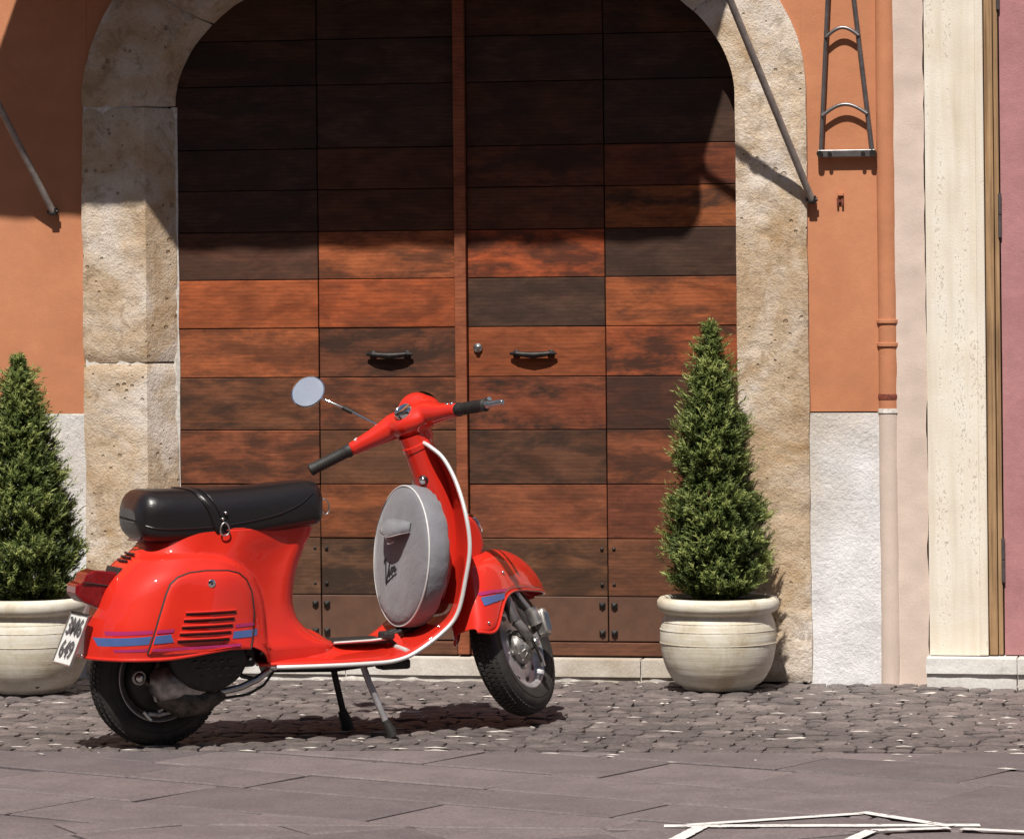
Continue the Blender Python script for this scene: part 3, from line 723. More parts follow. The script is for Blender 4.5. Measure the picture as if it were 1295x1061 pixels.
# SKW:                                             # the awning is drawn out askew, towards the left
def ap(mb, name, mat, **k):
    o = mb.build(name, mat, aw, **k); o.location = (.3, 0, -3.3); return o
rows = []
for i in range(13):
    q = i/12; rows.append([(XA+(XB-XA)*j/10+SKW(XA+(XB-XA)*j/10)*q, -P*q-.01, ZW+(ZB-ZW)*q-.02*math.sin(math.pi*q)) for j in range(11)])
ap(MB().grid(rows), 'canvas', 'canvas', solid=.003)
rows = []
for i in range(121):
    x = XA+(XB-XA)*i/120; e_ = min(x-XA, XB-x); sc_ = .003*abs(math.sin(math.pi*(x-XA)/.3))-.10*max(0, 1-e_/.08)**2; rows.append([(x+SKW(x), -P-.012+.003*math.sin(x*21), ZB+.01), (x+SKW(x), -P-.015+.004*math.sin(x*21+1), ZB-.240-sc_+.008*math.sin(x*1.7))])
ap(MB().grid(rows), 'valance', 'canvas', solid=.002)
ap(MB().tube([(-2.3,-P,ZB),(XB+SKW(XB)+.02,-P,ZB)], .014, 10), 'front_bar', 'bronze_metal', smooth=True)
ap(MB().tube([(XA,-.02,ZW),(XB,-.02,ZW)], .03, 12), 'roller', 'bronze_metal', smooth=True)
for (ax, az, ex) in ((1.064, 1.667, .607), (-1.672, 1.66, -2.16)):
    ap(MB().tube([(ax,-.03,az),(ex,-P,ZB)], .0125, 8), 'arm', 'bronze_metal', smooth=True)
    ap(MB().box(ax-.014, ax+.014, -.040, -.012, az-.014, az+.014), 'arm_bracket', 'iron', bevel=.003)
    ap(MB().tube([(ax-.02,-.03,az),(ax+.02,-.03,az)], .007, 8), 'pivot_bolt', 'iron')
    ap(MB().tube([(ax,-.02,az),(ax,.05,az)], .009, 8), 'wall_pin', 'iron')

# ------------------------------------------------------------------ planters and spruces
POT = [(0,0),(.116,0),(.122,.004),(.126,.012),(.146,.022),(.163,.042),(.177,.068),(.188,.098),(.1955,.132),(.199,.168),(.1985,.198),(.194,.222),(.187,.241),(.181,.252),(.181,.258),(.190,.262),(.202,.269),(.2075,.282),(.207,.300),(.199,.311),(.187,.314),(.178,.308),(.175,.295)]
def planter(loc, rz, sc, label, hole):
    p = empty('planter', loc, rz); p.scale = (sc, sc, sc); tag(p, label, 'planter', 'cream pots beside the gate')
    mb = MB().lathe(POT, 56, cap0=False, cap1=False)
    mb.v = [(x+.002*nz((x,y,z), 5, rz), y+.002*nz((x,y,z), 5, rz+3), z+.0015*nz((x,y,0), 6, rz)) for x, y, z in mb.v]
    mb.build('pot', 'pot', p, smooth=True)
    for z, r_ in ((.205, .1978), (.160, .1985), (.232, .1908)):
        MB().tube([(r_*math.cos(a*math.pi/24), r_*math.sin(a*math.pi/24), z) for a in range(48)], .0013, 6, closed=True).build('ring', 'pot', p, smooth=True)
    rows = []
    for i in range(5):
        rr_ = .178*i/4+.001; rows.append([(rr_*math.cos(2*math.pi*k/20), rr_*math.sin(2*math.pi*k/20), .296+.008*nz((rr_*math.cos(k), rr_*math.sin(k), 0), 30)) for k in range(20)])
    MB().grid(rows, True).build('soil', 'soil', p)
    if hole: MB().lathe([(.009,0),(.009,.006)], 10, Matrix.Translation((.145,0,.032)) @ Matrix.Rotation(R(72),4,'Y')).build('drain_hole', 'dark', p)
    return p
planter((.757, -.262, .002), 0, 1.0, 'cream glazed pot with throwing rings standing before the right jamb of the arch', False)
planter((-1.588, -.60, .002), R(-62), 1.04, 'cream glazed pot with a drain hole behind the scooter tail light', True)

def spruce(loc, prof, height, lean, seed, nspray, label):
    r_ = random.Random(seed); t = empty('spruce_tree', loc); tag(t, label, 'tree', 'small conical spruces in pots')
    vs = []; fs = []; tint = []
    zs = [p[0] for p in prof]
    def spray(base, d, ln, bright):
        up = Vector((0,0,1)); sd = d.cross(up)
        if sd.length < .1: sd = Vector((1,0,0))
        sd.normalize(); nn = sd.cross(d).normalized()
        nb_ = 9
        for k in range(nb_):
            q = (k+.5)/nb_; p0 = base+d*ln*q; an = r_.uniform(0, 6.283); o = sd*math.cos(an)+nn*math.sin(an)
            nl = ln*.55*(1.1-.5*q)*r_.uniform(.8, 1.2); dd = (d*.75+o*.75).normalized(); wv = dd.cross(o).normalized()*.0023
            b = len(vs); vs.extend([p0-wv, p0+wv, p0+dd*nl]); fs.append((b, b+1, b+2))
            tint.append(max(0, min(1, bright*(.75+.5*q)+r_.uniform(-.12, .12))))
        tip = base+d*ln*1.15; wv = sd*.0034; b = len(vs); vs.extend([base-wv, base+wv, tip]); fs.append((b, b+1, b+2)); tint.append(max(0, min(1, bright)))
    for i in range(nspray):
        # more sprays where the tree is wide
        while True:
            z = r_.uniform(zs[0], zs[-1]); rad = smooth_tab(prof, z)
            if r_.random() < (rad+.02)/.22: break
        a = r_.uniform(0, 2*math.pi)
        lump = .93+.22*nz((math.cos(a)*1.2, math.sin(a)*1.2, z*6), 1.5, seed)+.34*nz((math.cos(a)*3, math.sin(a)*3, z*15), 1.3, seed+4)+.14*nz((math.cos(a)*6, math.sin(a)*6, z*34), 1.3, seed+9)+.10*math.sin(z*44+2*nz((a, 0, 0), 1, seed))
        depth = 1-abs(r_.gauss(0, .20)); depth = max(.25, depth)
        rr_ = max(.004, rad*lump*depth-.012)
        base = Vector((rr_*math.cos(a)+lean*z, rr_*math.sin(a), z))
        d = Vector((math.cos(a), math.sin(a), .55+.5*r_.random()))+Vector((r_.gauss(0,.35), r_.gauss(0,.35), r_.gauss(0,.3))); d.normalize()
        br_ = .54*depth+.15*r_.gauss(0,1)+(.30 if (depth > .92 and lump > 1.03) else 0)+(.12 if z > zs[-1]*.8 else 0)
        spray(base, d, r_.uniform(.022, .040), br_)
    for i in range(40):
        z = zs[-1]-.05*r_.random(); spray(Vector((lean*z+r_.gauss(0,.004), r_.gauss(0,.004), z)), Vector((r_.gauss(0,.4), r_.gauss(0,.4), 1)).normalized(), .034, .75)
    for i in range(420):                                # stray shoots that break the outline
        z = r_.uniform(zs[0]+.04, zs[-1]*.95); rad = smooth_tab(prof, z); a = r_.uniform(0, 2*math.pi)
        rr_ = rad*r_.uniform(.86, 1.02); d = Vector((math.cos(a), math.sin(a), .5+.7*r_.random())).normalized()
        spray(Vector((rr_*math.cos(a)+lean*z, rr_*math.sin(a), z)), d, r_.uniform(.040, .062), r_.uniform(.5, .95))
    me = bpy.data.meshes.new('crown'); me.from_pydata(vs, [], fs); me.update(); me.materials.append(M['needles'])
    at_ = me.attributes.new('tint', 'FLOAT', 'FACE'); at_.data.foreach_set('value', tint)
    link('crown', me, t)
    tr = MB(); N = 14; hz = zs[-1]
    tr.tube([(lean*hz*i/N+.003*nz((0,0,i), .7, seed), 0, -.04+(hz-.02)*i/N) for i in range(N+1)], [.016*(1-i/N)+.002 for i in range(N+1)], 8)
    for k in range(130):
        z = r_.uniform(.03, hz*.93); a = k*2.4; rad = smooth_tab(prof, z)*.82; b = Vector((lean*z, 0, z-.02)); e = b+Vector((math.cos(a)*rad, math.sin(a)*rad, rad*.45))
        tr.tube([b, b.lerp(e, .5)-Vector((0,0,rad*.05)), e], [.004,.003,.001], 4, cap=False)
    tr.build('trunk', 'bark', t, smooth=True)
S_ = 370.
profR = [(.0, 0.0698), (.03, 0.1163), (.07, 0.1600), (.14, 0.1748), (.22, 0.1730), (.29, 0.1600), (.35, 0.1395), (.40, 0.1190), (.45, 0.1097), (.50, 0.1209), (.55, 0.1228), (.60, 0.1097), (.65, 0.0911), (.70, 0.0763), (.75, 0.0614), (.80, 0.0465), (.85, 0.0316), (.89, 0.0205), (.93, 0.0093)]
spruce((.757, -.262, .300), profR, .93, -.02, 11, 8800, 'small conical spruce in the pot before the right jamb')
profL = [(.0, 0.0760), (.04, 0.1330), (.09, 0.1634), (.16, 0.1767), (.24, 0.1748), (.32, 0.1634), (.40, 0.1472), (.48, 0.1273), (.55, 0.1092), (.61, 0.0931), (.67, 0.0741), (.72, 0.0551), (.77, 0.0342), (.81, 0.0190), (.84, 0.0095)]
spruce((-1.588, -.60, .300), profL, .85, -.035, 23, 8800, 'small conical spruce in the pot behind the scooter at left')

# ------------------------------------------------------------------ scooter (local: x forward, y to its left, z up; ground z = 0)
sco = empty('scooter', (-.722, -2.008, 0), R(35.81)); sco.scale = (.975, 1, 1); tag(sco, 'red vintage motor scooter with black seat parked on its stand before the gate', 'scooter')
def sm(a, b_, x):
    t = max(0, min(1, (x-a)/(b_-a))); return t*t*(3-2*t)
T_XR = [(.27,-.245),(.32,-.236),(.375,-.222),(.43,-.200),(.48,-.178),(.52,-.148),(.55,-.118),(.58,-.083),(.61,-.05),(.66,-.02)]
T_XF = [(.23,.60),(.285,.595),(.300,.565),(.318,.525),(.345,.488),(.377,.465),(.426,.455),(.512,.468),(.584,.497),(.62,.518),(.66,.530)]
T_W = [(.23,.174),(.27,.178),(.35,.178),(.42,.172),(.50,.160),(.56,.147),(.60,.139),(.66,.132)]
def shape(u):
    u = max(0, min(1, u))
    if u < .30: return (1-(1-u/.30)**2.5)**.5
    f = 1-.40*sm(.45, .92, u)
    if u > .88: f *= math.sqrt(max(0, 1-((u-.88)/.12)**2))
    return f
def bulge(x, z):
    e = (abs(x-.035)/.285)**2.6+(max(0, z-.36)/.225)**2.6
    return .028*sm(1.05, .88, e)+.020*sm(.92, .35, e)
def side(x, z):                                   # half width of the rear shell at (x, z)
    xr, xf_ = smooth_tab(T_XR, z), smooth_tab(T_XF, z)
    return smooth_tab(T_W, z)*shape((x-xr)/(xf_-xr))+bulge(x, z)
NU, NV = 120, 72; rows = []
for j in range(NV+1):
    v_ = j/NV; r1, r2 = [], []
    for i in range(NU+1):
        u = .5-.5*math.cos(math.pi*i/NU); zb = .280+.025*sm(.2, .58, u)-.072*sm(.60, .70, u); z = zb+(.655-zb)*v_
        xr, xf_ = smooth_tab(T_XR, z), smooth_tab(T_XF, z); x = xr+(xf_-xr)*u
        y = smooth_tab(T_W, z)*shape(u)+(bulge(x, z) if 0 < i < NU else 0)
        r1.append((x, -y, z)); r2.append((x, y, z))
    rows.append(r1+r2[::-1][1:-1])
mb = MB().grid(rows, True); mb.add(rows[-1], [tuple(range(len(rows[-1])))])
body = mb.build('rear_body', 'red', sco, smooth=True, solid=.004)
def patch(poly_rows, off): return [[(x, -(side(x, z)+off), z) for x, z in r_] for r_ in poly_rows]
def strip2(p0, p1, q0, q1, n=24, k=4):            # (x,z) quad: bottom p0->p1, top q0->q1
    return [[((p0[0]+(p1[0]-p0[0])*i/n)*(1-j/k)+(q0[0]+(q1[0]-q0[0])*i/n)*j/k, (p0[1]+(p1[1]-p0[1])*i/n)*(1-j/k)+(q0[1]+(q1[1]-q0[1])*i/n)*j/k) for i in range(n+1)] for j in range(k+1)]
def decal(name, quad, mat, off, parent): return MB().grid(patch(strip2(*quad), off)).build(name, mat, parent, smooth=True)
# rolled bottom edge of the shell
e = []
for i in range(NU+1):
    u = .5-.5*math.cos(math.pi*i/NU)
    if u > .60: break
    z = .280+.025*sm(.2, .58, u); xr, xf_ = smooth_tab(T_XR, z), smooth_tab(T_XF, z); x = xr+(xf_-xr)*u; e.append((x, -(smooth_tab(T_W, z)*shape(u)+(bulge(x, z) if i else 0)), z))
MB().tube(e[::-1]+[(p[0], -p[1], p[2]) for p in e[1:]], .0055, 8).build('edge_roll', 'red', body, smooth=True)
# engine door with its gasket gap
dpoly = [(-.100,.298),(-.066,.396),(-.036,.474),(-.020,.503),(.005,.522),(.045,.534),(.103,.538),(.175,.535),(.215,.525),(.243,.503),(.260,.468),(.265,.403),(.254,.339),(.238,.296)]
dense = []
for a, b_ in zip(dpoly, dpoly[1:]):
    for k in range(6): dense.append((a[0]+(b_[0]-a[0])*k/6, a[1]+(b_[1]-a[1])*k/6))
dense.append(dpoly[-1])
cx0, cz0 = .08, .36; rings = []
for q in (1, .985, .96, .85, .65, .4, .15, .01):
    rings.append([(cx0+(x-cx0)*q, cz0+(z-cz0)*q) for x, z in dense])
rows = [[(x, -(side(x, z)+(.0005 if k == 0 else .006 if k == 1 else .0075)), z) for x, z in r_] for k, r_ in enumerate(rings)]
# the lower edge closes the ring
door = MB().grid(rows, True).build('engine_door', 'red', sco, smooth=True)
MB().tube([(x, -(side(x, z)+.0012), z) for x, z in dense], .0036, 6).build('door_gap', 'rubber', door, smooth=True)
DO = .0092
for i in range(5):
    q = i/4; x0 = .020-.030*q; x1 = .190-.029*q; z = .414-.080*q
    MB().grid(patch(strip2((x0, z-.0055), (x1, z-.0055), (x0+.002, z+.0010), (x1+.002, z+.0010), 20, 2), DO-.0006)).build('louvre_slot', 'rubber', door, smooth=True)
    MB().tube([(x0+(x1-x0)*k/12, -(side(x0+(x1-x0)*k/12, z+.004)+DO+.003*math.sin(math.pi*k/12)**.5), z+.004) for k in range(13)], .0042, 6).build('louvre_lip', 'red', door, smooth=True)
lk = MB().lathe([(.0125,0),(.0125,.003),(.010,.005),(0.004,.0045)], 16, Matrix.Translation((.111, -(side(.111,.501)+.007), .501)) @ Matrix.Rotation(R(90),4,'X')).build('door_lock', 'chrome', door, smooth=True)
MB().box(.1095, .1125, -(side(.111,.501)+.0135), -(side(.111,.501)+.011), .496, .506).build('key_slot', 'ink', door)
# decal stripes
for nm, q, mt, off in (('blue_stripe', ((-.222,.319),(-.097,.327),(-.227,.343),(-.088,.351)), 'blue_dec', .0012), ('blue_stripe', ((-.086,.328),(-.022,.332),(-.079,.352),(-.030,.356)), 'blue_dec', DO),
                       ('blue_stripe', ((.174,.333),(.246,.334),(.179,.354),(.252,.355)), 'blue_dec', DO), ('blue_stripe', ((.258,.335),(.272,.335),(.262,.355),(.276,.355)), 'blue_dec', .0012),
                       ('magenta_stripe', ((-.206,.352),(-.086,.358),(-.206,.364),(-.083,.369)), 'mag_dec', .0012), ('magenta_stripe', ((-.076,.359),(-.022,.361),(-.072,.370),(-.018,.371)), 'mag_dec', DO),
                       ('magenta_stripe', ((.186,.365),(.256,.367),(.188,.374),(.258,.376)), 'mag_dec', DO), ('magenta_stripe', ((-.189,.303),(-.103,.306),(-.192,.311),(-.100,.314)), 'mag_dec', .0012),
                       ('magenta_stripe', ((-.090,.306),(.200,.309),(-.087,.314),(.203,.317)), 'mag_dec', DO)):
    decal(nm, q, mt, off, door if off == DO else body)
# tail: light, plate, badge
def tailx(z): return smooth_tab(T_XR, z)
tl = [(-.128,.532),(-.205,.542),(-.236,.532),(-.246,.508),(-.270,.500),(-.272,.470),(-.250,.448),(-.190,.424),(-.178,.424)]
MB().prism([(x, z) for x, z in tl], -.052, .052, lambda a, b_, d: (a, d*(1-.12*max(0, (-a-.2)/.08)), b_)).build('tail_light', 'lens', sco, bevel=.006, seg=2)
MB().tube([(-.138,-.0535,.489),(-.252,-.0525,.508)], .0022, 6).build('lens_seam', 'ink', sco)
lens = MB(); lens.prism([(-.14,.520),(-.186,.527),(-.206,.500),(-.150,.486)], -.0535, -.050, lambda a, b_, d: (a, d, b_)); lens.build('lens_panel', 'lens', sco, bevel=.001)
mb = MB().prism([(-.118,.545),(-.134,.548),(-.186,.418),(-.170,.412)], -.058, .058, lambda a, b_, d: (a, d, b_)); mb.build('light_gasket', 'rubber', sco, bevel=.004)
pm = MB().prism([(-.236,.409),(-.232,.410),(-.295,.258),(-.299,.2595)], -.082, .082, lambda a, b_, d: (a-.004, d, b_)); plate = pm.build('number_plate', 'plate', sco, bevel=.001)
pn = Vector((-.92, 0, .39)).normalized(); pd = Vector((-.063, 0, -.150)).normalized()
p_c = Vector((-.2715, 0, .334))
for s in (-1, 1):
    mb = MB(); a = p_c-pd*.081*s; mb.tube([a+Vector((0,-.084,0))+pn*.002, a+Vector((0,.084,0))+pn*.002], .0035, 6); mb.build('plate_frame', 'steel' if s < 0 else 'iron', plate, smooth=True)
    mb = MB(); a = p_c+Vector((0,.083*s,0))+pn*.002; mb.tube([a-pd*.081, a+pd*.081], .003, 6); mb.build('plate_frame', 'steel', plate, smooth=True)
def text_obj(name, body_, size, mat, parent, mw, bold=.0, shear=0.):
    cu = bpy.data.curves.new(name, 'FONT'); cu.body = body_; cu.size = size; cu.offset = bold; cu.extrude = .0006; cu.align_x = 'CENTER'; cu.align_y = 'CENTER'; cu.shear = shear
    to = bpy.data.objects.new(name, cu); COL.objects.link(to); dg = bpy.context.evaluated_depsgraph_get()
    me = bpy.data.meshes.new_from_object(to.evaluated_get(dg)); bpy.data.objects.remove(to)
    me.materials.clear(); me.materials.append(M[mat]); o = bpy.data.objects.new(name, me); COL.objects.link(o); o.parent = parent; o.matrix_local = mw; return o
def frame_mat(c, ex, ey):
    ez = ex.cross(ey); m_ = Matrix((ex, ey, ez)).transposed().to_4x4(); m_.translation = c; return m_
for row_, txt in ((-.036, '3M6'), (.036, '649')):
    text_obj('lettering', txt, .078, 'plate_ink', plate, frame_mat(p_c+pd*row_+pn*.0045, Vector((0,-1,0)), -pd), .0004)
for k in range(3):
    z = .566+.010*k; x = tailx(z)
    MB().tube([(x-.006, -.05, z), (x-.009, 0, z), (x-.006, .035, z)], .0035, 6).build('vent_rib', 'ink', sco, smooth=True)
MB().ball((-.262, -.07, .288), .006, 8, 6).build('tail_rivet', 'chrome', sco, smooth=True)

# seat
SX0, SX1 = -.085, .537
T_ST = [(-.085,.712),(-.072,.748),(-.045,.772),(.01,.778),(.10,.776),(.20,.775),(.35,.782),(.47,.790),(.518,.789),(.537,.776)]
T_SB = [(-.085,.680),(-.072,.645),(-.035,.618),(.10,.614),(.25,.624),(.40,.640),(.50,.652),(.522,.655),(.537,.664)]
T_SW = [(-.085,.075),(-.072,.110),(-.035,.130),(.05,.136),(.25,.134),(.40,.124),(.50,.112),(.522,.100),(.537,.080)]
def seat_pt(x, a, off=0):
    t, b_, wv = smooth_tab(T_ST, x), smooth_tab(T_SB, x), smooth_tab(T_SW, x); c, s = math.cos(a), math.sin(a)
    y = (wv+off)*math.copysign(abs(c)**(.5 if s > 0 else .34), c)*(1 if s > 0 else 1-.06*s*s); z = (t+b_)/2+((t-b_)/2+off)*math.copysign(abs(s)**(.66 if s > 0 else .5), s)
    if s > 0: z -= .012*abs(c)**2
    if x < .0 and z > .7: z += .010*sm(0, -.08, x)*s
    return (x, y, z)
xs = [SX0+(SX1-SX0)*(.5-.5*math.cos(math.pi*i/40)) for i in range(41)]
rows = [[seat_pt(x, 2*math.pi*k/40) for k in range(40)] for x in xs]
mb = MB().grid(rows, True); mb.add(rows[0], [tuple(range(40))]); mb.add(rows[-1], [tuple(range(40))])
seat = mb.build('seat', 'leather', sco, smooth=True)
def seat_side(x, z, off=0):
    best = None
    for k in range(700):
        p = seat_pt(x, math.pi+(k/700-.5)*math.pi*.98, off); d = abs(p[2]-z)
        if best is None or d < best[0]: best = (d, p)
    return best[1]
T_SEAM = [(-.072,.676),(-.03,.666),(.10,.664),(.22,.672),(.36,.694),(.44,.722),(.50,.760)]
MB().tube([seat_side(x, smooth_tab(T_SEAM, x), .001) for x in [-.066+.561*i/40 for i in range(41)]], .0022, 6).build('seam_piping', 'leather', seat, smooth=True)
pts = []
for k in range(31):
    a = -R(32)+R(244)*k/30; q = k/30; x = .105+.085*max(0, (q-.45)/.55)**1.6
    if q < .45: x = .105+.085*((.45-q)/.45)**1.6
    pts.append(seat_pt(x, a, .004))
rows = [[(p[0]-.018, p[1], p[2]) for p in pts], [(p[0]+.018, p[1], p[2]) for p in pts]]
strap = MB().grid(rows).build('strap', 'leather', seat, smooth=True, solid=.004)
for off in (-.0165, .0165): MB().tube([(p[0]+off, p[1], p[2]) for p in pts], .0022, 6).build('strap_edge', 'leather', strap, smooth=True)
bx = seat_side(.182, .672, .008)
MB().tube([(bx[0]+.014*math.cos(a)*(1.05-.25*math.sin(a)), bx[1]-.003, bx[2]-.014+.020*math.sin(a)) for a in [2*math.pi*i/16 for i in range(16)]], .0026, 6, closed=True).build('buckle_ring', 'steel', strap, smooth=True)
for dz, dx in ((.016, -.004), (.034, .006)): MB().ball((bx[0]+dx, seat_side(.182, bx[2]+dz, .004)[1]-.001, bx[2]+dz), .0055, 10, 6).build('rivet', 'steel', strap, smooth=True)
MB().tube([(.566+.014*math.cos(a), -.03, .708+.024*math.sin(a)-.004*math.cos(a)) for a in [2*math.pi*i/14 for i in range(14)]], .0024, 6, closed=True).build('front_ring', 'steel', seat, smooth=True)
MB().box(.53, .556, -.04, -.02, .726, .736).build('ring_tab', 'steel', seat)
MB().tube([(-.062,-.06,.632),(-.075,-.03,.628),(-.078,.01,.628)], .004, 6).build('seat_clip', 'steel', seat, smooth=True)

# floorboard and leg shield: one pressed sheet with a bright edge trim
PTH = [(.30,.246,.130,0),(.40,.247,.168,0),(.52,.247,.188,0),(.64,.248,.198,0),(.735,.252,.203,.002),(.812,.268,.206,.010),(.905,.318,.212,.018),(.965,.378,.222,.027),(1.0,.485,.232,.037),(1.017,.583,.235,.040),(1.010,.682,.215,.037),(.992,.778,.165,.028),(.958,.851,.120,.017),(.920,.888,.080,.008),(.905,.902,.035,.002)]
def pth(t):
    return [smooth_tab([(i, p[k]) for i, p in enumerate(PTH)], t) for k in range(4)]
def sheet(t, v_):
    x, z, hw, sw = pth(t); fl = 1-sm(3.5, 6, t)
    return Vector((x-sw*abs(v_)**2.2, hw*v_, z-.013*fl*v_*v_+.010*sm(5.5,8,t)*abs(v_)**3*0))
NT = 80; TM = len(PTH)-1
rows = [[sheet(TM*i/NT, -1+2*j/28) for j in range(29)] for i in range(NT+1)]
shield = MB().grid(rows).build('leg_shield', 'red', sco, smooth=True, solid=.010)
edge = [sheet(TM*i/NT, -1) for i in range(NT+1)]
MB().tube([p+Vector((-.002,-.001,-.003)) for p in edge[3:]]+[Vector((p.x-.002, -p.y, p.z-.003)) for p in edge[3:][::-1]], .0068, 8).build('edge_trim', 'alu', shield, smooth=True)
# raised rib inside the shield edge
MB().tube([sheet(TM*i/NT, -.80)+Vector((-.002,0,.001)) for i in range(30, 62)], .006, 8).build('pressed_rib', 'red', shield, smooth=True)
MB().tube([sheet(TM*i/NT, .80)+Vector((-.002,0,.001)) for i in range(30, 62)], .006, 8).build('pressed_rib', 'red', shield, smooth=True)
for v_ in (-.72, -.80):
    p = sheet(6.1, v_)+Vector((-.004,0,.006)); MB().ball(p, .0062, 10, 6).build('shield_rivet', 'chrome', shield, smooth=True)
# tunnel between the feet, rubber mat, strip ends, brake pedal
rows = []
for i in range(25):
    x = .45+.36*i/24; hw = .085-.03*sm(.5, .7, x); hz = .055*(1-sm(.5, .62, x))+.030
    rows.append([(x, hw*1.35*s, .247+hz*max(0, 1-abs(s)**2.5)+.03*sm(.74,.81,x)) for s in [-1+2*k/14 for k in range(15)]])
MB().grid(rows).build('floor_tunnel', 'red', shield, smooth=True)
MB().box(.575, .765, -.066, .066, .278, .292).build('floor_mat', 'rubber', shield, bevel=.005)
for y in (-.105, -.15, .105, .15):
    MB().tube([sheet(TM*i/NT, y/.2)+Vector((0,0,.004)) for i in range(10, 22)], .005, 6).build('floor_strip', 'rubber', shield, smooth=True)
MB().tube([(.575,-.072,.288),(.70,-.072,.290),(.765,-.072,.294)], .0045, 6).build('mat_trim', 'alu', shield, smooth=True)
MB().tube([sheet(4.7, v_)+Vector((-.004,0,.008)) for v_ in (-.36,-.55,-.75,-.93)], .0085, 8).build('strip_end', 'alu', shield, smooth=True)
MB().box(.735, .775, -.10, -.045, .292, .316).build('brake_pedal', 'rubber', sco, bevel=.007)
MB().tube([(.755,-.07,.30),(.79,-.07,.27),(.80,-.07,.235)], .007, 8).build('pedal_arm', 'iron', sco, smooth=True)
for s in (-1, 1): MB().tube([(.38,.10*s,.225),(.55,.14*s,.228),(.74,.13*s,.232)], .014, 8).build('underfloor_rail', 'black_paint', sco, smooth=True)
MB().tube([(.36,0,.235),(.60,0,.225),(.80,0,.24)], .035, 10).build('underfloor_frame', 'black_paint', sco, smooth=True)
MB().box(.70, .80, -.165, -.10, .205, .236).build('underfloor_bracket', 'black_paint', sco, bevel=.008)

# steering column on the shield, lock, horn casing
mb = MB().tube([(.884,0,.925),(.900,0,.890),(.927,0,.83),(.953,0,.77),(.983,0,.70),(1.005,0,.60),(1.005,0,.48),(.985,0,.40)], [.049,.050,.054,.058,.060,.062,.060,.050], 20)
MB.xf(mb, Matrix()); col_ = mb.build('steering_column', 'red', sco, smooth=True)
MB().tube([(.8955,0,.8985),(.9055,0,.879)], [.0525,.0535], 22).build('column_collar', 'red', col_, smooth=False, bevel=.004)
lm = Vector((-.66, -.62, -.33)).normalized()
lp = Vector((.941, 0, .798))+Vector((-.70,-.70,-.36)).normalized()*.050
q4 = lm.to_track_quat('Z', 'Y').to_matrix().to_4x4(); q4.translation = lp
MB().lathe([(.0165,-.004),(.0165,.006),(.0145,.008),(.012,.008)], 18, q4, True, True).build('lock_bezel', 'ink', col_, smooth=False)
MB().lathe([(.012,.004),(.012,.012),(.008,.016),(.003,.016)], 16, q4).build('steering_lock', 'chrome', col_, smooth=True)
hp = [(1.0,.672),(1.05,.668),(1.085,.650),(1.110,.612),(1.118,.570),(1.108,.530),(1.07,.508),(1.0,.500)]
MB().prism(hp, -.058, .058, lambda a, b_, d: (a, d*(1-.25*sm(1.04,1.11,a)), b_)).build('horn_casing', 'red', sco, bevel=.016, seg=3, smooth=True)
qh = Vector((.86, 0, .5)).to_track_quat('Z', 'Y').to_matrix().to_4x4(); qh.translation = (1.093, 0, .628)
MB().lathe([(.036,.0),(.040,.006),(.038,.011),(.030,.011),(.028,.007),(.004,.006)], 24, qh).build('horn_ring', 'chrome', sco, smooth=True)

# spare wheel in its fabric cover, behind the shield
ax = Vector((-1, 0, .075)).normalized(); qs = Matrix((Vector((0,-1,0)), Vector((0,-1,0)).cross(ax)*-1, ax)).transposed().to_4x4()
qs = frame_mat(Vector((.834, 0, .543)), Vector((0,-1,0)), ax.cross(Vector((0,-1,0))))       # local x: to the scooter's right, y up, z towards the rider
prof = [(.001,.010),(.06,.011),(.12,.010),(.17,.007),(.205,.001),(.217,-.006),(.2225,-.016),(.224,-.035),(.221,-.060),(.212,-.078),(.195,-.088),(.12,-.090),(.001,-.090)]
mb = MB(); n_ = 64; vs_ = []
for i, (r_, z) in enumerate(prof):
    for k in range(n_):
        a = 2*math.pi*k/n_; wr = 0
        if 7 <= i <= 10: wr = .0035*math.sin(a*23+math.sin(a*5)*2)*(i-6)/3
        w2 = .004*nz((r_*math.cos(a), r_*math.sin(a), z), 9, 2)
        ov = 1-.045*max(0, -math.sin(a))**2
        vs_.append(qs @ Vector(((r_+wr+w2*.4)*math.cos(a), (r_+wr)*math.sin(a), z+(w2 if i < 6 else 0))))
mb.add(vs_, [(i*n_+k, i*n_+(k+1) % n_, (i+1)*n_+(k+1) % n_, (i+1)*n_+k) for i in range(len(prof)-1) for k in range(n_)])
cov = mb.build('spare_wheel_cover', 'cover', sco, smooth=True)
MB().tube([qs @ Vector((.2195*math.cos(a), .2195*math.sin(a), -.007)) for a in [2*math.pi*i/72 for i in range(72)]], .0030, 6, closed=True).build('piping', 'piping', cov, smooth=True)
rows = []
for i in range(15):                                # pocket flap, hooded out towards the rider
    q = -1+2*i/14; xx = .098*q; out = .036*(1-abs(q)**4)
    rows.append([qs @ Vector((xx, .112-.004*q*q, .010)), qs @ Vector((xx*1.02, .103-.012*(1-q*q), .012+out*.62)), qs @ Vector((xx*1.03, .080-.022*(1-q*q), .013+out))])
flap = MB().grid(rows).build('pocket_flap', 'cover', cov, smooth=True, solid=.003)
MB().tube([r_[2] for r_ in rows], .0028, 6).build('flap_piping', 'piping', flap, smooth=True)
MB().tube([r_[0] for r_ in rows], .002, 6).build('flap_seam', 'cover', flap, smooth=True)
rows = []
for i in range(7):
    q = -1+2*i/6; rows.append([qs @ Vector((.030*q, .064, .050-.004*q*q)), qs @ Vector((.026*q, .046-.010*(1-q*q), .040-.006*q*q))])
tb = MB().grid(rows).build('flap_tab', 'cover', flap, smooth=True, solid=.002)
MB().tube([r_[1] for r_ in rows], .0028, 6).build('tab_piping', 'piping', flap, smooth=True)
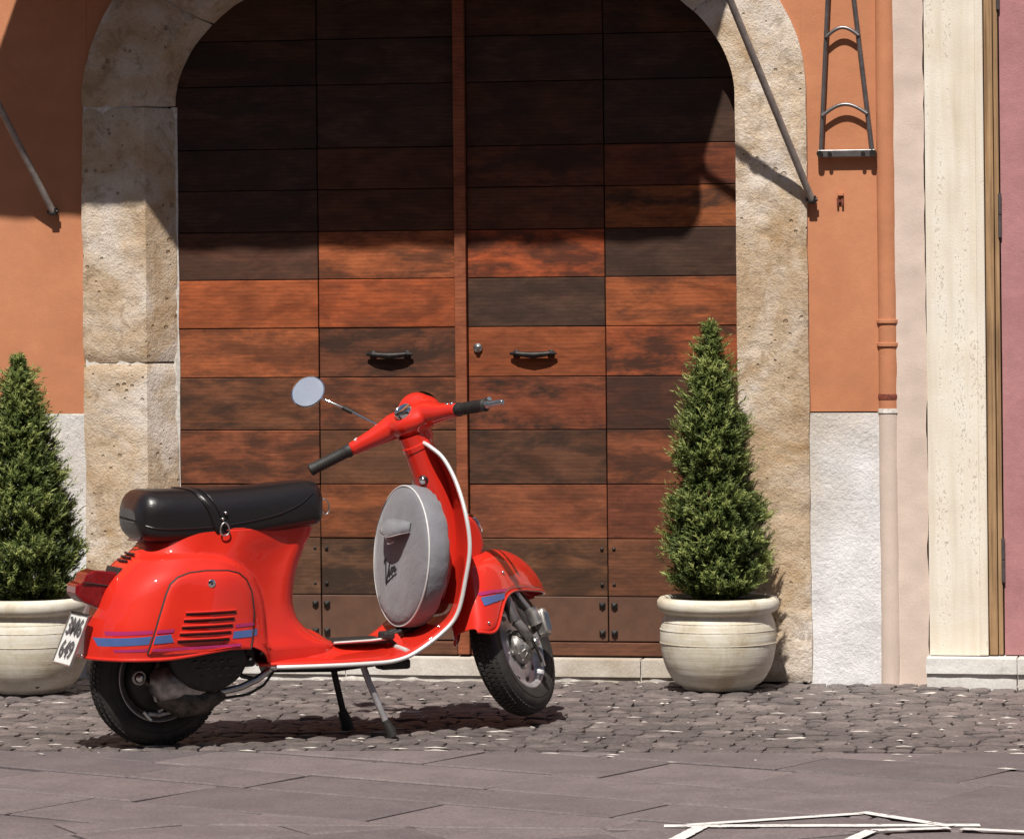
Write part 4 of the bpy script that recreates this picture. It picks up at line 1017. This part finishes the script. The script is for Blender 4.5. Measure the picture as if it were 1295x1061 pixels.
strokes = [[(-.03,.80),(.03,.93),(.09,.90),(.10,.6),(.08,0),(.16,.12),(.34,.50),(.44,.74)], [(.28,.27),(.40,.36),(.40,.48),(.33,.46),(.30,.30),(.36,.20),(.46,.30)], [(.46,.30),(.55,.52),(.53,.38),(.57,.28),(.50,.24)],
           [(.60,.52),(.62,.08)], [(.62,.44),(.69,.52),(.72,.40),(.63,.30)], [(.86,.50),(.78,.50),(.75,.38),(.80,.30),(.86,.46),(.87,.32),(.95,.40)], [(.08,0),(.4,.08),(.95,.20)]]
mb = MB()
for s in strokes:
    P_ = []
    for k in range(len(s)*4-3):
        t = k/4; P_.append((smooth_tab([(i, p[0]) for i, p in enumerate(s)], t), smooth_tab([(i, p[1]) for i, p in enumerate(s)], t)))
    ca, sa = math.cos(R(16)), math.sin(R(16)); S1 = .098
    W_ = [((u*ca-v_*sa*.6)*S1-.075, (u*sa+v_*ca)*S1*.85-.092) for u, v_ in P_]
    mb.tube([qs @ Vector((u, v_, .0125)) for u, v_ in W_], [.0021 if s is not strokes[0] else .0032]*len(W_), 6, flat=.5, upv=ax)
mb.build('script_lettering', 'ink', cov, smooth=True)
for y in (-.02, .02): MB().tube([(.80,y,.30),(.86,y,.315),(.95,y,.33)], .010, 8).build('spare_bracket', 'black_paint', sco, smooth=True)

# steering assembly: built straight ahead, then turned left about the raked axis
RK = R(28); P0 = Vector((.885, 0, .955)); AL = R(42)
AX = Vector((-math.sin(RK), 0, math.cos(RK)))
TS = Matrix.Translation(P0) @ Matrix.Rotation(AL, 4, AX) @ Matrix.Translation(-P0)
def axp(z): return P0.x+(P0.z-z)*math.tan(RK)
WC = Vector((1.192, 0, .226))
# handlebar head
FO = Vector((math.cos(RK), 0, math.sin(RK)))
def hbar(s, d): return P0+Vector((0, d*s, .012))-FO*(d-.05)*.5
mb = MB()
fo = Vector((math.cos(RK), 0, math.sin(RK)))
rot = Matrix((fo, Vector((0,1,0)), AX)).transposed()
mb.ball(P0+fo*.010+AX*.012, (.074,.084,.046), 24, 16, rot)
mb.ball(P0+fo*.056+AX*.012, (.068,.084,.054), 24, 16, rot)
mb.ball(P0+fo*.066+AX*.032, (.046,.058,.046), 20, 12, rot)
for s in (-1, 1):
    mb.tube([P0+Vector((0,0,.012))+fo*.012, P0+Vector((0,.07*s,.014))-fo*.004, hbar(s,.13), hbar(s,.205)], [.046,.042,.030,.022], 16)
mb.tube([P0+AX*.02, P0-AX*.035, P0-AX*.065], [.050,.047,.046], 18)
hb = mb.xf(TS).build('handlebar_head', 'red', sco, smooth=True)
q = hb.modifiers.new('remesh', 'REMESH'); q.mode = 'VOXEL'; q.voxel_size = .0045; q.use_smooth_shade = True
q = hb.modifiers.new('smooth', 'SMOOTH'); q.iterations = 9; q.factor = .6
for s in (-1, 1):
    prof_ = [(.200,.0185),(.212,.0225),(.220,.0195),(.25,.0185),(.30,.0185),(.325,.0195),(.332,.0205),(.336,.016)]
    g_ = MB().tube([hbar(s, d) for d, r_ in prof_], [r_ for d, r_ in prof_], 18).xf(TS).build('handlebar_grip', 'rubber', sco, smooth=True)
    mb = MB()
    for k in range(9): mb.tube([hbar(s, .236+.009*k), hbar(s, .239+.009*k)], .0197, 16)
    tag(mb.xf(TS).build('grip_rib', 'rubber', g_), kind='stuff')
    lv = [hbar(s, .175)+fo*.03-AX*.008, hbar(s, .21)+fo*.046-AX*.008, hbar(s, .27)+fo*.046-AX*.004, hbar(s, .315)+fo*.044, hbar(s, .33)+fo*.042]
    if s > 0: lv = lv[:3]+[hbar(s, .315)+fo*.044]+[hbar(s, .33)+fo*.042]
    if s < 0: MB().tube([hbar(s, .334), hbar(s, .352), hbar(s, .356), hbar(s, .408), hbar(s, .412)], [.0125,.0125,.0085,.0095,.006], 12).xf(TS).build('bar_end', 'steel', g_, smooth=True)
    lo = MB().tube(lv, [.007,.006,.0055,.007,.0095], 10).xf(TS).build('hand_lever', 'chrome', sco, smooth=True)
    MB().ball(lv[0], .012, 10, 8).xf(TS).build('lever_pivot', 'chrome', lo, smooth=True)
# switch block at the right grip
MB().ball(hbar(-1,.185)+AX*.006+fo*.008, (.020,.022,.018), 12, 8).xf(TS).build('switch_block', 'ink', sco, smooth=True)
for d in (.17, .19): MB().ball(hbar(-1,d)+AX*.022+fo*(.0), .007, 10, 6).xf(TS).build('switch_knob', 'chrome', sco, smooth=True)
# left arm flash and screw
MB().tube([hbar(1,.175)+AX*.024+fo*0, hbar(1,.18)+AX*.0235-fo*.008, hbar(1,.172)+AX*.020-fo*.015], .0028, 6).xf(TS).build('arm_mark', 'alu', sco, smooth=True)
# speedometer
qm = (AX*.93-fo*.30).to_track_quat('Z', 'Y').to_matrix().to_4x4(); qm.translation = P0+AX*.056-fo*.022
MB().lathe([(.031,-.012),(.031,.002),(.028,.006),(.026,.004),(.001,.0035)], 26, qm).xf(TS).build('speedometer', 'chrome', sco, smooth=True)
# headlamp on the front of the head
qf = (fo*.95-AX*.25).to_track_quat('Z', 'Y').to_matrix().to_4x4(); qf.translation = P0+fo*.100+AX*.004
hl = MB().lathe([(.058,-.02),(.062,.0),(.060,.010),(.055,.012)], 30, qf).xf(TS).build('headlamp_rim', 'chrome', sco, smooth=True)
MB().lathe([(.055,.009),(.05,.016),(.03,.024),(.001,.027)], 28, qf).xf(TS).build('headlamp_glass', 'glass', hl, smooth=True)
# neck bolt
nb_p = P0-AX*.050+Vector((-.62,-.62,-.3)).normalized()*0
def nbolt(): 
    d = (TS.to_3x3().inverted() @ Vector((-.55,-.80,-.2))).normalized(); m4 = d.to_track_quat('Z','Y').to_matrix().to_4x4(); m4.translation = nb_p+d*.042
    MB().lathe([(.0115,0),(.0115,.007),(.009,.008)], 14, m4).xf(TS).build('bolt_recess', 'ink', hb, smooth=False)
    MB().ball(nb_p+d*.0505, .0062, 10, 6).xf(TS).build('neck_bolt', 'steel', hb, smooth=True)
nbolt()
# mirror
mc = Vector((.606, .2, 1.056)); mn = Vector((-.56, -.62, .50)).normalized()
mm = mn.to_track_quat('Z', 'Y').to_matrix().to_4x4(); mm.translation = mc
mir = MB().lathe([(.001,-.022),(.030,-.019),(.048,-.010),(.056,.0),(.0565,.004),(.0535,.0055),(.052,.004)], 32, mm, True, False).build('mirror', 'chrome', sco, smooth=True)
MB().lathe([(.0525,.0042),(.03,.0046),(.001,.005)], 32, mm, False, True).build('mirror_glass', 'mirror', mir, smooth=True)
b0 = Vector((.800, .085, .950)); b1 = mc+(b0-mc).normalized()*.045
MB().tube([b0, b0.lerp(b1, .5)+Vector((0,0,.004)), b1, mc-mn*.018], .0042, 8).build('mirror_stem', 'chrome', mir, smooth=True)
a_, c_ = b0.lerp(b1, .45)+Vector((0,0,.003)), b0.lerp(b1, .62)+Vector((0,0,.003))
MB().tube([a_, c_], .0075, 8).build('stem_clamp', 'rubber', mir, smooth=True)

# wheels
TY = [(.134,-.036),(.142,-.043),(.158,-.0475),(.178,-.0478),(.193,-.042),(.203,-.030),(.2085,-.014),(.2095,0),(.2085,.014),(.203,.030),(.193,.042),(.178,.0478),(.158,.0475),(.142,.043),(.134,.036)]
RM = [(.1365,-.037),(.133,-.0385),(.129,-.036),(.124,-.027),(.119,-.014),(.112,-.010),(.098,-.012),(.085,-.019),(.070,-.022),(.001,-.022)]
def wheel(name, wc, mat4):
    root_m = mat4 @ Matrix.Translation(wc) @ Matrix.Rotation(R(-90), 4, 'X')      # lathe axis z -> scooter y
    wo = MB().lathe(TY, 64, root_m, False, False).build(name, 'tyre', sco, smooth=True)
    mb = MB()
    for k in range(76):
        a = 2*math.pi*k/76
        for zc_, hw, ph in ((0, .0075, 0), (-.017, .006, .5), (.017, .006, .5), (-.0315, .006, 0), (.0315, .006, 0)):
            aa = a+ph*2*math.pi/76; rr = interp([(0,.2095),(.014,.2085),(.030,.203),(.042,.193)], abs(zc_))
            da = .028
            pts = []
            for dr in (-.002, .0032):
                for dz in (-hw, hw):
                    for d in (-da, da):
                        an = aa+d+dz*(1.6 if zc_ else 0); r2 = rr+dr-(.0035 if abs(zc_+dz) > .033 else 0); pts.append(root_m @ Vector((r2*math.cos(an), r2*math.sin(an), zc_+dz)))
            mb.add(pts, [(0,1,3,2),(4,6,7,5),(0,4,5,1),(2,3,7,6),(0,2,6,4),(1,5,7,3)])
    tag(mb.build('tread', 'tyre', wo), kind='stuff')
    for s in (-1, 1): MB().tube([root_m @ Vector((.167*math.cos(2*math.pi*k/48), .167*math.sin(2*math.pi*k/48), s*.0482)) for k in range(48)], .0014, 5, closed=True).build('sidewall_line', 'tyre', wo, smooth=True)
    rm = MB().lathe(RM, 48, root_m, False, True).build('rim', 'rim', wo, smooth=True)
    MB().lathe([(r_, -z) for r_, z in RM], 48, root_m, False, True).build('rim', 'rim', wo, smooth=True)
    for k in range(10):
        a = 2*math.pi*k/10; MB().lathe([(.011,0),(.011,.002)], 10, root_m @ Matrix.Translation((.100*math.cos(a), .100*math.sin(a), -.0135))).build('rim_slot', 'ink', rm)
    for k in range(5):
        a = 2*math.pi*k/5+.3; MB().lathe([(.008,0),(.008,-.009),(.005,-.012)], 6, root_m @ Matrix.Translation((.062*math.cos(a), .062*math.sin(a), -.021))).build('wheel_nut', 'steel', rm)
    return wo, root_m
fwheel, FM = wheel('front_wheel', WC, TS)
rwheel, RMX = wheel('rear_wheel', Vector((.004, 0, .2075)), Matrix())
# front hub, link and damper on the right side of the wheel
def at_w(x, y, z): return WC+Vector((x, y, z))
MB().lathe([(.052,-.020),(.056,-.030),(.050,-.048),(.030,-.058),(.018,-.066),(.014,-.080),(.004,-.082)], 24, FM).build('brake_drum', 'cast', sco, smooth=True)
mb = MB()
for k in range(12):
    a = 2*math.pi*k/12; mb.tube([FM @ Vector((.03*math.cos(a), .03*math.sin(a), -.058)), FM @ Vector((.053*math.cos(a), .053*math.sin(a), -.040))], .0035, 6)
tag(mb.build('drum_fin', 'cast', sco, smooth=True), kind='stuff')
MB().tube([at_w(0,-.072,0), at_w(-.02,-.078,.022), at_w(-.040,-.074,.050), at_w(-.055,-.062,.075)], [.017,.015,.015,.017], 12).xf(TS).build('suspension_link', 'cast', sco, smooth=True)
MB().tube([at_w(-.055,-.062,.075), at_w(-.070,-.058,.14), at_w(-.085,-.045,.22), at_w(-.09,-.012,.30), Vector((axp(.56),0,.56)), Vector((axp(.62),0,.62))], [.019,.018,.018,.020,.022,.022], 14).xf(TS).build('fork_leg', 'grey_metal', sco, smooth=True)
dm = MB().tube([at_w(.022,-.098,.055), at_w(.010,-.092,.11)], [.024,.022], 14).xf(TS).build('damper_body', 'cast', sco, smooth=True)
MB().tube([at_w(.010,-.092,.10), at_w(-.03,-.050,.215)], .0095, 10).xf(TS).build('damper_rod', 'steel', sco, smooth=True)
mb = MB().prism([(-.016,-.045),(.016,-.045),(.022,-.03),(.022,.03),(.016,.045),(-.016,.045),(-.022,.03),(-.022,-.03)], -.018, .018, lambda a, b_, d: at_w(.035+a*.8, -.112+d, .058+b_))
mb.xf(TS).build('damper_cover', 'cast', sco, bevel=.007, seg=2, smooth=True)
mb = MB()
for k in (-1, 0, 1): mb.tube([at_w(.035+.009*k,-.131,.030), at_w(.035+.009*k,-.131,.086)], .0032, 6)
tag(mb.xf(TS).build('cover_rib', 'steel', dm, smooth=True), kind='stuff')
MB().ball(at_w(.0,-.088,.0), (.017,.014,.017), 12, 8).xf(TS).build('axle_cap', 'steel', sco, smooth=True)
MB().tube([at_w(.005,-.075,-.015), at_w(.022,-.082,-.045), at_w(.03,-.078,-.075)], [.009,.007,.009], 8).xf(TS).build('brake_arm', 'steel', sco, smooth=True)
MB().tube([at_w(.03,-.078,-.072), at_w(-.01,-.09,-.02), at_w(-.04,-.085,.08), at_w(-.06,-.05,.2)], .0045, 8).xf(TS).build('brake_cable', 'rubber', sco, smooth=True)
MB().tube([at_w(.02,-.06,.045), at_w(.03,-.085,.052)], [.02,.016], 12).xf(TS).build('damper_mount', 'dirty', sco, smooth=True)
# front mudguard
F_T = [(-.285,.055),(-.272,.120),(-.235,.215),(-.18,.275),(-.10,.312),(-.02,.326),(.06,.322),(.13,.302),(.19,.268),(.235,.228),(.268,.190)]
F_B = [(-.285,.040),(-.25,.030),(-.215,.042),(-.18,.078),(-.14,.122),(-.10,.152),(-.05,.168),(.02,.174),(.10,.176),(.21,.181),(.268,.186)]
F_W = [(-.285,.040),(-.265,.060),(-.22,.074),(-.12,.080),(.0,.081),(.10,.078),(.17,.068),(.22,.052),(.25,.034),(.268,.014)]
def fend(x, v_):
    t, b_, wv = smooth_tab(F_T, x), smooth_tab(F_B, x), smooth_tab(F_W, x); a = math.pi*v_
    c, s = math.cos(a), math.sin(a)
    return WC+Vector((x, wv*math.copysign(abs(c)**.72, c), b_+(t-b_)*abs(s)**.80))
rows = [[fend(-.285+.553*(.5-.5*math.cos(math.pi*i/48)), k/36) for k in range(37)] for i in range(49)]
fen = MB().grid(rows).xf(TS).build('front_mudguard', 'red', sco, smooth=True, solid=.004)
for k in (0, 36): MB().tube([r_[k] for r_ in rows], .0048, 8).xf(TS).build('mudguard_edge', 'red', fen, smooth=True)
def fside(x, dz):                                 # point on the right skirt at height dz above the wheel centre
    best = None
    for k in range(200):
        p = fend(x, .5+.5*k/199); d = abs(p.z-WC.z-dz)
        if best is None or d < best[0]: best = (d, p)
    return best[1]
def fstrip(q, off): return MB().grid([[fside(x, z)+Vector((0,-off,0)) for x, z in r_] for r_ in strip2(*q, 12, 3)])
fstrip(((-.245,.118),(-.130,.140),(-.245,.146),(-.120,.158)), .0025).xf(TS).build('blue_stripe', 'blue_dec', fen, smooth=True)
fstrip(((-.245,.153),(-.112,.163),(-.245,.164),(-.095,.174)), .0025).xf(TS).build('magenta_stripe', 'mag_dec', fen, smooth=True)
for x, z in ((-.09, .228), (-.25, .062)): MB().ball(fside(x, z)+Vector((0,-.002,0)), .0055, 10, 6).xf(TS).build('mudguard_rivet', 'chrome', fen, smooth=True)

# engine under the shell
mb = MB().lathe([(.001,-.05),(.085,-.048),(.100,-.036),(.106,-.012),(.106,.05)], 36, Matrix.Translation((.125,-.125,.272)) @ Matrix.Diagonal((1.22,1,1,1)) @ Matrix.Rotation(R(-90),4,'X'))
fan = mb.build('fan_cover', 'black_paint', sco, smooth=True)
mb = MB()
for i in range(5):
    for j in range(3): mb.tube([(.06+.03*i+.012*j,-.176+.002*j,.262-.022*j),(.075+.03*i+.012*j,-.177+.002*j,.264-.022*j)], .003, 6)
tag(mb.build('cooling_fin', 'dirty', fan, smooth=True), kind='stuff')
MB().tube([(-.045,-.075,.200),(-.01,-.085,.198),(.04,-.095,.188),(.10,-.100,.172),(.16,-.098,.165)], [.030,.062,.058,.045,.024], 22).build('engine_case', 'cast', sco, smooth=True)
MB().tube([(-.02,-.082,.155),(.05,-.10,.14),(.12,-.10,.14),(.19,-.095,.155)], [.030,.052,.046,.020], 18).build('muffler', 'dirty', sco, smooth=True)
MB().lathe([(.112,-.016),(.110,-.036),(.092,-.052),(.040,-.060),(.001,-.060)], 32, RMX).build('rear_brake_drum', 'black_paint', sco, smooth=True)  # drum widened in black to stand in for shade inside the rim
MB().tube([(-.082+.019*math.cos(a), -.085, .215+.019*math.sin(a)) for a in [2*math.pi*i/18 for i in range(18)]], .005, 8, closed=True).build('shock_eye', 'cast', sco, smooth=True)
MB().lathe([(.013,-.02),(.013,.012),(.008,.016)], 12, Matrix.Translation((-.082,-.082,.215)) @ Matrix.Rotation(R(90),4,'X')).build('shock_bolt', 'steel', sco, smooth=True)
MB().tube([(-.066,-.080,.205),(-.045,-.082,.19),(-.032,-.085,.215),(-.02,-.085,.25),(-.01,-.085,.30)], [.010,.012,.012,.010,.012], 10).build('shock_arm', 'dirty', sco, smooth=True)
MB().tube([(-.035,-.088,.165),(-.030,-.09,.145),(-.012,-.09,.135),(-.006,-.09,.118),(-.024,-.09,.110)], .0065, 8).build('brake_lever_arm', 'cast', sco, smooth=True)
MB().tube([(-.055,-.088,.105),(-.02,-.09,.100),(.02,-.09,.108)], .0075, 8).build('cable_stop', 'cast', sco, smooth=True)
MB().tube([(-.07,-.088,.112),(-.055,-.088,.095),(-.045,-.088,.085)], .006, 8).build('cable_nut', 'steel', sco, smooth=True)
MB().tube([(.12,-.105,.162),(.19,-.108,.163),(.245,-.108,.172),(.30,-.108,.193),(.345,-.108,.222)], .0105, 10).build('exhaust_pipe', 'steel', sco, smooth=True)
MB().tube([(.10,-.11,.150),(.20,-.112,.143),(.27,-.112,.150),(.32,-.112,.175),(.36,-.110,.222)], .0045, 8).build('control_cable', 'rubber', sco, smooth=True)
MB().tube([(.21,-.11,.235),(.25,-.11,.205),(.29,-.11,.195),(.34,-.108,.222)], .007, 8).build('control_cable', 'rubber', sco, smooth=True)
MB().ball((.352,-.125,.232), (.020,.014,.014), 12, 8).build('trim_end', 'chrome', sco, smooth=True)
MB().box(.185, .285, -.14, .14, .235, .300).build('swing_mount', 'black_paint', sco, bevel=.01)
MB().ball((.262,-.145,.262), .008, 10, 6).build('mount_bolt', 'steel', sco, smooth=True)
MB().ball((.06,.05,.24), (.13,.10,.09), 20, 12).build('engine_block', 'black_paint', sco, smooth=True)
# centre stand
sd = empty('centre_stand'); sd.parent = sco
MB().tube([(.650,-.125,.222),(.664,-.142,.168),(.708,-.174,.045),(.722,-.182,.014)], .0105, 12).build('stand_leg', 'rim', sd, smooth=True)
MB().tube([(.622,.060,.222),(.632,.060,.168),(.660,.056,.045),(.670,.055,.014)], .0105, 12).build('stand_leg', 'iron', sd, smooth=True)
MB().tube([(.650,-.125,.220),(.622,.060,.220)], .0105, 12).build('stand_bar', 'iron', sd, smooth=True)
MB().tube([(.705,-.173,.052),(.721,-.181,.018),(.726,-.184,.002)], [.0135,.0165,.0175], 12).build('rubber_foot', 'rubber', sd, smooth=True)
MB().tube([(.654,.057,.062),(.666,.055,.03),(.672,.055,.002)], [.0145,.020,.022], 12).build('rubber_foot', 'rubber', sd, smooth=True)
